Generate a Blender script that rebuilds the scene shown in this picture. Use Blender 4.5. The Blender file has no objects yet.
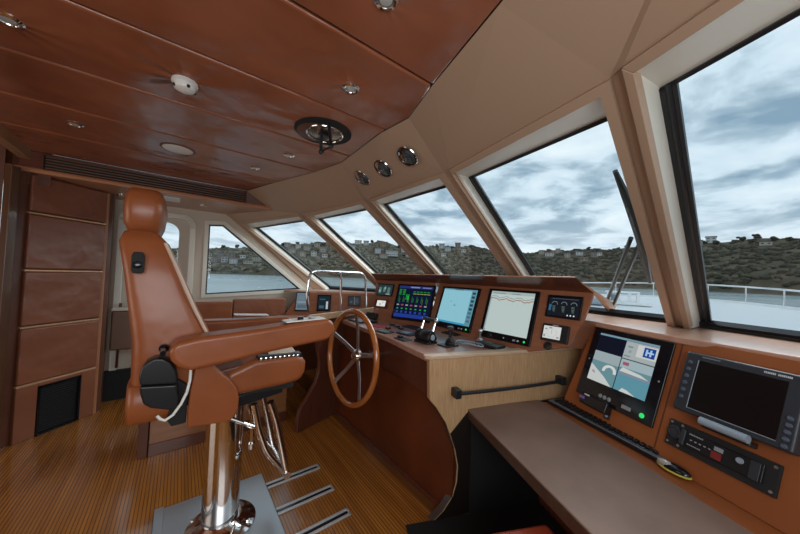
import bpy, math, random
import numpy as np
from mathutils import Vector, Matrix
random.seed(7)
sc = bpy.context.scene
V3 = lambda *a: np.array(a, float)

# ------------------------------------------------------------------ camera
FPX, CX, CY = 287.0, 400.0, 267.0
EYE = V3(0, 0, 1.45)
_F = V3(375, -22, -FPX); _F /= np.linalg.norm(_F)
_P = V3(-220, -1.5, -FPX); _P -= _P.dot(_F) * _F; _P /= np.linalg.norm(_P)
_U = np.cross(_F, _P)
ROT = np.array([_F, _P, _U])            # camera axes -> boat axes (X bow, Y port, Z up)
cd = bpy.data.cameras.new('camera'); cam = bpy.data.objects.new('camera', cd)
sc.collection.objects.link(cam)
cd.sensor_fit = 'HORIZONTAL'; cd.sensor_width = 36; cd.lens = FPX / 800 * 36
cd.clip_start = 0.02; cd.clip_end = 3000
mw = Matrix.Identity(4)
for i in range(3):
    for j in range(3): mw[i][j] = float(ROT[i][j])
mw.translation = Vector(EYE); cam.matrix_world = mw
sc.camera = cam
sc.view_settings.view_transform = 'Standard'; sc.view_settings.look = 'None'
sc.view_settings.gamma = 1.0; sc.view_settings.use_curve_mapping = False
sc.view_settings.exposure = -0.06

# ------------------------------------------------------------------ world: overcast sky
SKY = 1.5
w = bpy.data.worlds.new('sky'); sc.world = w; w.use_nodes = True
nt = w.node_tree; nt.nodes.clear()
def N(nt, t, **k):
    n = nt.nodes.new(t)
    for a, b in k.items(): setattr(n, a, b)
    return n
tc = N(nt, 'ShaderNodeTexCoord'); sep = N(nt, 'ShaderNodeSeparateXYZ')
nt.links.new(tc.outputs['Generated'], sep.inputs[0])
mx = N(nt, 'ShaderNodeMath', operation='MAXIMUM'); mx.inputs[1].default_value = 0.0
nt.links.new(sep.outputs['Z'], mx.inputs[0])
ad = N(nt, 'ShaderNodeMath', operation='ADD'); ad.inputs[1].default_value = 0.14
nt.links.new(mx.outputs[0], ad.inputs[0])
dv = []
for ax in 'XY':
    d = N(nt, 'ShaderNodeMath', operation='DIVIDE'); nt.links.new(sep.outputs[ax], d.inputs[0]); nt.links.new(ad.outputs[0], d.inputs[1]); dv.append(d)
cmb = N(nt, 'ShaderNodeCombineXYZ'); nt.links.new(dv[0].outputs[0], cmb.inputs[0]); nt.links.new(dv[1].outputs[0], cmb.inputs[1])
cmb.inputs[2].default_value = 3.3
n1 = N(nt, 'ShaderNodeTexNoise'); n1.inputs['Scale'].default_value = 1.9; n1.inputs['Detail'].default_value = 8; n1.inputs['Roughness'].default_value = 0.55; n1.inputs['Distortion'].default_value = 0.3
nt.links.new(cmb.outputs[0], n1.inputs['Vector'])
cr = N(nt, 'ShaderNodeValToRGB'); e = cr.color_ramp
e.elements[0].position = 0.36; e.elements[0].color = (0.19, 0.28, 0.37, 1)
e.elements[1].position = 0.74; e.elements[1].color = (0.70, 0.74, 0.77, 1)
m1 = e.elements.new(0.44); m1.color = (0.31, 0.40, 0.48, 1)
m2 = e.elements.new(0.52); m2.color = (0.50, 0.59, 0.67, 1)
nt.links.new(n1.outputs['Fac'], cr.inputs[0])
# paler towards the horizon
mr = N(nt, 'ShaderNodeMapRange'); mr.inputs['From Min'].default_value = 0.0; mr.inputs['From Max'].default_value = 0.22
mr.inputs['To Min'].default_value = 0.6; mr.inputs['To Max'].default_value = 0.0
nt.links.new(mx.outputs[0], mr.inputs[0])
mix = N(nt, 'ShaderNodeMix', data_type='RGBA'); mix.inputs[7].default_value = (0.66, 0.70, 0.74, 1)
nt.links.new(mr.outputs[0], mix.inputs[0]); nt.links.new(cr.outputs[0], mix.inputs[6])
bg = N(nt, 'ShaderNodeBackground'); bg.inputs[1].default_value = SKY
wo = N(nt, 'ShaderNodeOutputWorld')
nt.links.new(mix.outputs[2], bg.inputs[0]); nt.links.new(bg.outputs[0], wo.inputs[0])

def light(name, typ, loc, energy, col=(1, 1, 1), size=1, size_y=None, aim=None, spot=None, spread=None):
    l = bpy.data.lights.new(name, typ); o = bpy.data.objects.new(name, l); sc.collection.objects.link(o)
    l.energy = energy; l.color = col
    if typ == 'AREA':
        l.size = size
        if size_y: l.shape = 'RECTANGLE'; l.size_y = size_y
        if spread: l.spread = spread
    elif typ == 'SPOT': l.spot_size = spot; l.shadow_soft_size = size; l.spot_blend = 0.6
    else: l.shadow_soft_size = size
    o.location = loc
    if aim is not None: o.rotation_euler = (Vector(aim) - Vector(loc)).to_track_quat('-Z', 'Y').to_euler()
    return o
# added fill lamps, out of view to starboard and aft, brightening the cabin
light('fill_starboard', 'AREA', (-0.1, -0.66, 1.5), 26, (0.93, 0.97, 1.0), 1.6, 0.8, (0.6, 2.5, 1.5))
light('fill_aft', 'AREA', (-2.9, 1.6, 1.3), 26, (1.0, 0.94, 0.86), 2.2, 1.6, (1.0, 3.0, 2.1))
# added fill lamp above the foredeck, reinforcing sky light through the raked glass
light('fill_forward', 'AREA', (3.7, 1.9, 3.0), 185, (0.9, 0.96, 1.0), 4.6, 1.6, (1.0, 1.9, 1.0))

# ------------------------------------------------------------------ projection helpers (a pixel's sight line met with a real plane)
def ray(x, y): return ROT @ V3(x - CX, -(y - CY), -FPX) / FPX
def onz(x, y, z): r = ray(x, y); return EYE + r * (z - EYE[2]) / r[2]
def ony(x, y, Y): r = ray(x, y); return EYE + r * Y / r[1]
def onx(x, y, X): r = ray(x, y); return EYE + r * X / r[0]
def onp(x, y, p0, n): r = ray(x, y); return EYE + r * ((p0 - EYE) @ n) / (r @ n)
def nrm(v): return np.array(v, float) / np.linalg.norm(v)

# ------------------------------------------------------------------ materials
MATS = {}
def mat(name, col, rough=0.5, metal=0.0, spec=0.5, coat=0.0, emit=None, es=1.0):
    if name in MATS: return MATS[name]
    m = bpy.data.materials.new(name); m.use_nodes = True; b = m.node_tree.nodes['Principled BSDF']
    b.inputs['Base Color'].default_value = (*col, 1); b.inputs['Roughness'].default_value = rough
    b.inputs['Metallic'].default_value = metal; b.inputs['Specular IOR Level'].default_value = spec
    b.inputs['Coat Weight'].default_value = coat; b.inputs['Coat Roughness'].default_value = 0.08
    if emit: b.inputs['Emission Color'].default_value = (*emit, 1); b.inputs['Emission Strength'].default_value = es
    MATS[name] = m; return m
def bump(m, scale, strength, dist=0.01, detail=3, stretch=None, typ='noise'):
    nt = m.node_tree; b = nt.nodes['Principled BSDF']
    tc = nt.nodes.new('ShaderNodeTexCoord'); mp = nt.nodes.new('ShaderNodeMapping')
    if stretch: mp.inputs['Scale'].default_value = stretch
    nt.links.new(tc.outputs['Object'], mp.inputs[0])
    t = nt.nodes.new('ShaderNodeTexNoise'); t.inputs['Scale'].default_value = scale; t.inputs['Detail'].default_value = detail
    nt.links.new(mp.outputs[0], t.inputs['Vector'])
    bp = nt.nodes.new('ShaderNodeBump'); bp.inputs['Strength'].default_value = strength; bp.inputs['Distance'].default_value = dist
    nt.links.new(t.outputs['Fac'], bp.inputs['Height'])
    if b.inputs['Normal'].is_linked: nt.links.new(b.inputs['Normal'].links[0].from_socket, bp.inputs['Normal'])
    nt.links.new(bp.outputs[0], b.inputs['Normal'])
    return m
def mottled(m, c1, c2, scale, stretch=(1, 1, 1), lo=0.35, hi=0.65, detail=4, space='Object'):
    nt = m.node_tree; b = nt.nodes['Principled BSDF']
    tc = nt.nodes.new('ShaderNodeTexCoord'); mp = nt.nodes.new('ShaderNodeMapping'); mp.inputs['Scale'].default_value = stretch
    nt.links.new(tc.outputs[space], mp.inputs[0])
    t = nt.nodes.new('ShaderNodeTexNoise'); t.inputs['Scale'].default_value = scale; t.inputs['Detail'].default_value = detail
    nt.links.new(mp.outputs[0], t.inputs['Vector'])
    r = nt.nodes.new('ShaderNodeValToRGB'); r.color_ramp.elements[0].position = lo; r.color_ramp.elements[1].position = hi
    r.color_ramp.elements[0].color = (*c1, 1); r.color_ramp.elements[1].color = (*c2, 1)
    nt.links.new(t.outputs['Fac'], r.inputs[0]); nt.links.new(r.outputs[0], b.inputs['Base Color'])
    return m
def leather(name, c1, c2, rough=0.38, wr=0.5, wscale=5.0):
    m = mat(name, c1, rough, spec=0.5); mottled(m, c1, c2, 2.2)
    bump(m, 260, 0.12, 0.002); bump(m, wscale, wr, 0.03, 2); return m
L_SEAT = leather('saddle_leather', (0.235, 0.062, 0.017), (0.30, 0.085, 0.026), 0.36, 0.25, 6)
L_CEIL = leather('ceiling_leather', (0.25, 0.074, 0.030), (0.33, 0.108, 0.052), 0.27, 1.0, 3.4); L_CEIL.node_tree.nodes['Principled BSDF'].inputs['Specular IOR Level'].default_value = 0.8
def gathers(m, centres, org):
    # creases in the leather that radiate from things screwed through it
    nt = m.node_tree; b = nt.nodes['Principled BSDF']; tc = nt.nodes.new('ShaderNodeTexCoord')
    def M(op, a, bb=None, c=None):
        n = nt.nodes.new('ShaderNodeMath'); n.operation = op
        for k, v in enumerate((a, bb, c)):
            if v is None: continue
            if isinstance(v, (int, float)): n.inputs[k].default_value = v
            else: nt.links.new(v, n.inputs[k])
        return n.outputs[0]
    tot = None
    for (x, y, r0, amp, dirx, diry) in centres:
        sp = nt.nodes.new('ShaderNodeSeparateXYZ'); mp = nt.nodes.new('ShaderNodeMapping'); mp.inputs['Location'].default_value = (-(x - org[0]), -(y - org[1]), 0)
        nt.links.new(tc.outputs['Object'], mp.inputs[0]); nt.links.new(mp.outputs[0], sp.inputs[0])
        X, Y = sp.outputs['X'], sp.outputs['Y']
        ang = M('ARCTAN2', Y, X); r = M('SQRT', M('ADD', M('MULTIPLY', X, X), M('MULTIPLY', Y, Y)))
        cm = nt.nodes.new('ShaderNodeCombineXYZ'); nt.links.new(M('MULTIPLY', ang, 1.9), cm.inputs[0]); nt.links.new(M('MULTIPLY', r, 1.5), cm.inputs[1]); cm.inputs[2].default_value = x * 7
        t = nt.nodes.new('ShaderNodeTexNoise'); t.inputs['Scale'].default_value = 1.0; t.inputs['Detail'].default_value = 0.3; nt.links.new(cm.outputs[0], t.inputs['Vector'])
        fall = M('POWER', 2.718, M('MULTIPLY', r, -1.0 / r0))
        side = M('ADD', .25, M('MULTIPLY', .75, M('MAXIMUM', 0.0, M('DIVIDE', M('ADD', M('MULTIPLY', X, dirx), M('MULTIPLY', Y, diry)), M('ADD', r, .001)))))
        hgt = M('MULTIPLY', M('MULTIPLY', M('MULTIPLY', t.outputs['Fac'], fall), side), amp)
        tot = hgt if tot is None else M('ADD', tot, hgt)
    bp = nt.nodes.new('ShaderNodeBump'); bp.inputs['Strength'].default_value = 1.0; bp.inputs['Distance'].default_value = 0.05
    nt.links.new(tot, bp.inputs['Height'])
    nt.links.new(b.inputs['Normal'].links[0].from_socket, bp.inputs['Normal']); nt.links.new(bp.outputs[0], b.inputs['Normal'])
gathers(L_CEIL, [(-.02, 1.74, .17, 1.9, -1, .15), (.66, 1.72, .20, 1.3, -.9, .3), (.62, 1.25, .09, .7, -1, 0), (-.58, 1.75, .13, 1.0, .8, .4), (.50, .78, .10, .9, -.5, -.8)], (-1.2, 1.5))
L_WALL = leather('wall_leather', (0.21, 0.070, 0.034), (0.26, 0.092, 0.046), 0.36, 0.7, 5)
L_DARK = leather('brown_leather', (0.10, 0.032, 0.016), (0.135, 0.045, 0.022), 0.4, 0.3, 5)
L_ORANGE = leather('orange_leather', (0.27, 0.074, 0.018), (0.33, 0.095, 0.026), 0.45, 0.1, 5)
BEIGE = mat('beige_vinyl', (0.40, 0.268, 0.182), 0.5); bump(BEIGE, 300, 0.05, 0.001)
BEIGE_W = mat('cream_paint', (0.52, 0.44, 0.35), 0.45)
WHITE_R = mat('white_reveal', (0.66, 0.62, 0.54), 0.4)
PAINT = mat('white_gelcoat', (0.88, 0.88, 0.87), 0.4)
RUBBER = mat('black_rubber', (0.012, 0.013, 0.016), 0.35)
BLACK = mat('black_plastic', (0.010, 0.011, 0.013), 0.35)
BLACKG = mat('black_gloss', (0.006, 0.007, 0.010), 0.12)
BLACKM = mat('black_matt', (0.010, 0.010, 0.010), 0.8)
GREY = mat('grey_plastic', (0.028, 0.033, 0.040), 0.42)
GREYL = mat('pale_grey_plastic', (0.30, 0.36, 0.42), 0.35)
CHROME = mat('polished_steel', (0.72, 0.70, 0.68), 0.08, 1.0)
STEEL = mat('brushed_steel', (0.62, 0.64, 0.66), 0.33, 1.0)
GUN = mat('wiper_metal', (0.02, 0.023, 0.028), 0.35, 0.3)
GOLD = mat('pale_bronze_strip', (0.62, 0.36, 0.20), 0.35, 0.4)
WHITE = mat('white_plastic', (0.75, 0.72, 0.68), 0.35)
def wood(name, c1, c2, rough=0.3, stretch=(6, 6, 0.7), scale=6, coat=0.3, lo=0.3, hi=0.7):
    m = mat(name, c1, rough, coat=coat); mottled(m, c1, c2, scale, stretch, lo, hi, 5); return m
CHERRY = wood('cherry_wood', (0.24, 0.085, 0.04), (0.30, 0.115, 0.058), 0.38, (1, 1, 5))
CHERRY_TOP = wood('counter_leather_pink', (0.40, 0.20, 0.14), (0.46, 0.24, 0.17), 0.32, (1, 5, 1))
CHERRY_D = wood('dark_cherry_wood', (0.085, 0.024, 0.012), (0.125, 0.036, 0.018), 0.3, (1, 6, 1))
MAHOG = wood('mahogany_kick_panel', (0.085, 0.017, 0.005), (0.14, 0.030, 0.009), 0.35, (3, 1, 0.6), 4)
OAK = wood('pale_oak', (0.42, 0.245, 0.12), (0.56, 0.35, 0.185), 0.42, (14, 14, 1.2), 9, 0.1)
OAK_TRIM = wood('oak_trim', (0.52, 0.35, 0.22), (0.60, 0.42, 0.28), 0.4, (2, 2, 8), 6, 0.1)
FINW = wood('visor_fin_wood', (0.36, 0.17, 0.08), (0.44, 0.22, 0.11), 0.55, (2, 2, 8), 6, 0.0)
RIMW = wood('varnished_teak', (0.36, 0.105, 0.022), (0.46, 0.15, 0.035), 0.16, (3, 3, 1), 8, 0.8)
FRAMEW = wood('frame_wood', (0.07, 0.028, 0.010), (0.11, 0.045, 0.018), 0.35)
SOFFW = wood('soffit_wood', (0.36, 0.155, 0.075), (0.42, 0.19, 0.10), 0.3, (1, 6, 1), 3)
DESK = mat('desk_leather', (0.20, 0.135, 0.10), 0.55, spec=.3); mottled(DESK, (0.175, 0.105, 0.076), (0.25, 0.155, 0.115), 3.2, (1, 1, 1), 0.3, 0.7, 6); bump(DESK, 220, 0.15, 0.001); bump(DESK, 14, 0.12, 0.01)
DESKE = wood('desk_edge_wood', (0.055, 0.028, 0.018), (0.08, 0.04, 0.026), 0.35)
SILLW = wood('sill_wood', (0.44, 0.235, 0.16), (0.52, 0.30, 0.21), 0.3, (1, 4, 1), 4, 0.3)

def teak_floor():
    m = mat('teak_floor', (0.3, 0.13, 0.04), 0.2, coat=0.5); nt = m.node_tree; b = nt.nodes['Principled BSDF']
    tc = nt.nodes.new('ShaderNodeTexCoord'); sp = nt.nodes.new('ShaderNodeSeparateXYZ'); nt.links.new(tc.outputs['Object'], sp.inputs[0])
    def M(op, a, bb=None, c=None):
        n = nt.nodes.new('ShaderNodeMath'); n.operation = op
        for k, v in enumerate((a, bb, c)):
            if v is None: continue
            if isinstance(v, (int, float)): n.inputs[k].default_value = v
            else: nt.links.new(v, n.inputs[k])
        return n.outputs[0]
    fx = M('FRACT', M('DIVIDE', sp.outputs['X'], 0.0185))
    line = M('LESS_THAN', fx, 0.22)
    # forward-running margin boards
    y1 = M('LESS_THAN', M('ABSOLUTE', M('SUBTRACT', sp.outputs['Y'], 2.63)), 0.018)
    y2 = M('LESS_THAN', M('ABSOLUTE', M('SUBTRACT', sp.outputs['X'], 1.2)), 0.10)
    edge = M('MAXIMUM', y1, y2)
    lm = M('MULTIPLY', line, M('SUBTRACT', 1.0, edge))
    mp = nt.nodes.new('ShaderNodeMapping'); mp.inputs['Scale'].default_value = (26, 1.2, 1); nt.links.new(tc.outputs['Object'], mp.inputs[0])
    t = nt.nodes.new('ShaderNodeTexNoise'); t.inputs['Scale'].default_value = 1.0; t.inputs['Detail'].default_value = 5
    nt.links.new(mp.outputs[0], t.inputs['Vector'])
    r = nt.nodes.new('ShaderNodeValToRGB'); r.color_ramp.elements[0].color = (0.29, 0.10, 0.016, 1); r.color_ramp.elements[1].color = (0.50, 0.195, 0.032, 1)
    r.color_ramp.elements[0].position = 0.3; r.color_ramp.elements[1].position = 0.7
    nt.links.new(t.outputs['Fac'], r.inputs[0])
    mixn = nt.nodes.new('ShaderNodeMix'); mixn.data_type = 'RGBA'; nt.links.new(lm, mixn.inputs[0]); nt.links.new(r.outputs[0], mixn.inputs[6]); mixn.inputs[7].default_value = (0.12, 0.044, 0.013, 1)
    mix2 = nt.nodes.new('ShaderNodeMix'); mix2.data_type = 'RGBA'; nt.links.new(edge, mix2.inputs[0]); nt.links.new(mixn.outputs[2], mix2.inputs[6]); mix2.inputs[7].default_value = (0.17, 0.062, 0.018, 1)
    nt.links.new(mix2.outputs[2], b.inputs['Base Color'])
    bp = nt.nodes.new('ShaderNodeBump'); bp.inputs['Strength'].default_value = 0.35; bp.inputs['Distance'].default_value = 0.002
    nt.links.new(M('SUBTRACT', 1.0, lm), bp.inputs['Height']); nt.links.new(bp.outputs[0], b.inputs['Normal'])
    return m
TEAK = teak_floor()

def glass_mat():
    m = bpy.data.materials.new('window_glass'); m.use_nodes = True; nt = m.node_tree; nt.nodes.clear()
    o = nt.nodes.new('ShaderNodeOutputMaterial'); mx = nt.nodes.new('ShaderNodeMixShader'); tr = nt.nodes.new('ShaderNodeBsdfTransparent'); gl = nt.nodes.new('ShaderNodeBsdfGlossy')
    tr.inputs[0].default_value = (0.95, 0.98, 0.98, 1); gl.inputs['Roughness'].default_value = 0.02
    lw = nt.nodes.new('ShaderNodeLayerWeight'); lw.inputs[0].default_value = 0.5
    pw = nt.nodes.new('ShaderNodeMath'); pw.operation = 'POWER'; pw.inputs[1].default_value = 5.0; nt.links.new(lw.outputs['Facing'], pw.inputs[0])
    ml = nt.nodes.new('ShaderNodeMath'); ml.operation = 'MULTIPLY_ADD'; ml.inputs[1].default_value = 0.30; ml.inputs[2].default_value = 0.012; nt.links.new(pw.outputs[0], ml.inputs[0])
    nt.links.new(ml.outputs[0], mx.inputs[0]); nt.links.new(tr.outputs[0], mx.inputs[1]); nt.links.new(gl.outputs[0], mx.inputs[2]); nt.links.new(mx.outputs[0], o.inputs[0])
    return m
GLASS = glass_mat()
def emis(c, s=1.0):
    k = 'lit_%d_%d_%d_%d' % (c[0] * 99, c[1] * 99, c[2] * 99, s * 10)
    return mat(k, (0.002, 0.002, 0.002), 0.12, spec=.12, emit=c, es=s)

# ------------------------------------------------------------------ mesh building
class MB:
    def __init__(s): s.v = []; s.f = []; s.m = []
    def add(s, vs, fs, mi=0):
        k = len(s.v); s.v += [tuple(map(float, p)) for p in vs]
        for f in fs: s.f.append([k + i for i in f]); s.m.append(mi)
        return s
    def quad(s, *p, mi=0): return s.add(p, [list(range(len(p)))], mi)
    def box(s, c, size, ax=None, mi=0):
        c = np.array(c, float); ax = np.eye(3) if ax is None else np.array(ax, float); h = np.array(size) / 2
        vs = [c + ax[0] * h[0] * a + ax[1] * h[1] * b + ax[2] * h[2] * d for a in (-1, 1) for b in (-1, 1) for d in (-1, 1)]
        return s.add(vs, [[0, 1, 3, 2], [4, 6, 7, 5], [0, 4, 5, 1], [2, 3, 7, 6], [0, 2, 6, 4], [1, 5, 7, 3]], mi)
    def prism(s, pts, vec, mi=0):
        n = len(pts); vec = np.array(vec, float); vs = [np.array(p, float) for p in pts] + [np.array(p, float) + vec for p in pts]
        fs = [list(range(n))[::-1], list(range(n, 2 * n))] + [[i, (i + 1) % n, n + (i + 1) % n, n + i] for i in range(n)]
        return s.add(vs, fs, mi)
    def tube(s, pts, r, n=12, closed=False, mi=0, cap=True):
        pts = [np.array(p, float) for p in pts]; L = len(pts); rr = r if hasattr(r, '__len__') else [r] * L
        t0 = None; rings = []; up = None
        for i, p in enumerate(pts):
            a = pts[i - 1] if (i > 0 or closed) else p; b = pts[(i + 1) % L] if (i < L - 1 or closed) else p
            t = nrm(b - a)
            if up is None:
                up = V3(0, 0, 1) if abs(t[2]) < 0.9 else V3(1, 0, 0)
            up = up - t * up.dot(t); up = nrm(up); sd = np.cross(t, up)
            rings.append([p + rr[i] * (math.cos(2 * math.pi * k / n) * up + math.sin(2 * math.pi * k / n) * sd) for k in range(n)])
        vs = [q for g in rings for q in g]; fs = []
        for i in range(L if closed else L - 1):
            j = (i + 1) % L
            for k in range(n): fs.append([i * n + k, i * n + (k + 1) % n, j * n + (k + 1) % n, j * n + k])
        if not closed and cap: fs += [list(range(n))[::-1], list(range((L - 1) * n, L * n))]
        return s.add(vs, fs, mi)
    def lathe(s, o, axis, prof, n=24, mi=0):
        axis = nrm(axis); a = V3(1, 0, 0) if abs(axis[0]) < 0.8 else V3(0, 1, 0); e1 = nrm(np.cross(axis, a)); e2 = np.cross(axis, e1)
        o = np.array(o, float); vs = []; fs = []
        for r, h in prof:
            for k in range(n):
                t = 2 * math.pi * k / n; vs.append(o + axis * h + max(r, 1e-4) * (math.cos(t) * e1 + math.sin(t) * e2))
        for i in range(len(prof) - 1):
            for k in range(n): fs.append([i * n + k, i * n + (k + 1) % n, (i + 1) * n + (k + 1) % n, (i + 1) * n + k])
        fs += [list(range(n))[::-1], list(range((len(prof) - 1) * n, len(prof) * n))]
        return s.add(vs, fs, mi)
    def ball(s, c, r, n=14, m=8, ax=None, mi=0):
        c = np.array(c, float); r = np.array(r if hasattr(r, '__len__') else [r] * 3, float); ax = np.eye(3) if ax is None else np.array(ax)
        prof = []; vs = []; fs = []
        for i in range(m + 1):
            th = math.pi * i / m
            for k in range(n):
                ph = 2 * math.pi * k / n; l = V3(max(math.sin(th), 1e-3) * math.cos(ph), max(math.sin(th), 1e-3) * math.sin(ph), math.cos(th)) * r
                vs.append(c + ax[0] * l[0] + ax[1] * l[1] + ax[2] * l[2])
        for i in range(m):
            for k in range(n): fs.append([i * n + k, (i + 1) * n + k, (i + 1) * n + (k + 1) % n, i * n + (k + 1) % n])
        fs += [list(range(n)), list(range(m * n, (m + 1) * n))[::-1]]
        return s.add(vs, fs, mi)

def wloc(o):
    l = V3(*o.location)
    while o.parent: o = o.parent; l = l + V3(*o.location)
    return l
def obj(name, mb, mats, parent=None, bevel=0.0, seg=3, smooth=True, kind=None, label=None, subd=0, angle=32):
    me = bpy.data.meshes.new(name); v = np.array(mb.v)
    if parent is None:
        org = V3((v[:, 0].min() + v[:, 0].max()) / 2, (v[:, 1].min() + v[:, 1].max()) / 2, v[:, 2].min())
    else: org = wloc(parent)
    me.from_pydata([tuple(p) for p in (v - org)], [], mb.f)
    mats = mats if isinstance(mats, (list, tuple)) else [mats]
    for m in mats: me.materials.append(m)
    me.polygons.foreach_set('material_index', mb.m)
    me.update()
    import bmesh
    bm = bmesh.new(); bm.from_mesh(me); bmesh.ops.recalc_face_normals(bm, faces=bm.faces)
    bm.to_mesh(me); bm.free()
    o = bpy.data.objects.new(name, me); sc.collection.objects.link(o)
    if parent is None: o.location = org
    else: o.parent = parent
    if bevel > 0:
        b = o.modifiers.new('bevel', 'BEVEL'); b.width = bevel; b.segments = seg; b.limit_method = 'ANGLE'; b.angle_limit = math.radians(30); b.harden_normals = False
    if subd:
        s = o.modifiers.new('sub', 'SUBSURF'); s.levels = subd; s.render_levels = subd
    if smooth:
        me.shade_smooth() if bevel == 0 and subd else None
        me.polygons.foreach_set('use_smooth', [True] * len(me.polygons))
        if not subd:
            me.set_sharp_from_angle(angle=math.radians(angle)) if bevel == 0 else None
    if bevel > 0 and smooth:
        wn = o.modifiers.new('wn', 'WEIGHTED_NORMAL'); wn.keep_sharp = True
    if kind: o['kind'] = kind
    if label: o['label'] = label
    return o
def tag(o, label, cat, group=None):
    o['label'] = label; o['category'] = cat
    if group: o['group'] = group
    return o
def thing(name, label, cat, loc, group=None):
    o = bpy.data.objects.new(name, None); sc.collection.objects.link(o); o.location = tuple(map(float, loc)); o.empty_display_size = 0.1
    return tag(o, label, cat, group)
def struct(name, mb, mats, parent=None, **k): return obj(name, mb, mats, parent, kind='structure', **k)
def copy_tree(o, parent=None, loc=None):
    c = o.copy(); sc.collection.objects.link(c)
    if parent is not None: c.parent = parent
    if loc is not None: c.location = tuple(map(float, loc))
    for ch in list(o.children): copy_tree(ch, c)
    return c

# ================================================================== STRUCTURE
ZC = 2.36          # leather ceiling
ZSOF = 2.19        # soffit underside
YP = 4.40          # port wall
YS = -0.75         # starboard wall
RK = nrm([.810, .022, -.586])        # direction every windscreen mullion runs in
ZSILL = 1.195
struct('floor', MB().box((0.2, 1.8, -0.03), (6.8, 5.6, 0.06)), TEAK, smooth=False)
# --- ceiling: leather covered planks running fore and aft with dark joints
edge_px = [(500, 4), (432, 86), (409, 118), (381, 133), (341, 163), (313, 172.5), (275, 182.5)]
cedge = [onz(x, y, ZC)[:2] for x, y in edge_px]
cedge = [V3(0.30, YS), V3(0.62, -0.05)] + cedge + [V3(0.55, 3.66)]
def edge_x(Y):
    for a, b in zip(cedge[:-1], cedge[1:]):
        if a[1] <= Y <= b[1]: return a[0] + (b[0] - a[0]) * (Y - a[1]) / max(b[1] - a[1], 1e-6)
    return cedge[-1][0]
seams = [YS, 0.03, 0.51, 0.99, 1.483, 1.99, 2.51, 3.05, 3.66]
cl = struct('ceiling', MB().box((-1.2, 1.5, ZC + 0.06), (4.6, 4.6, 0.04)), BLACKM, smooth=False)
for a, b in zip(seams[:-1], seams[1:]):
    g = 0.006
    ys = [a + g] + [p[1] for p in cedge if a + g < p[1] < b - g] + [b - g]
    pts = [(edge_x(y), y, ZC) for y in ys] + [(-3.2, b - g, ZC), (-3.2, a + g, ZC)]
    struct('ceiling_panel', MB().prism(pts, (0, 0, 0.03)), L_CEIL, cl, bevel=0.012, seg=4)

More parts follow.
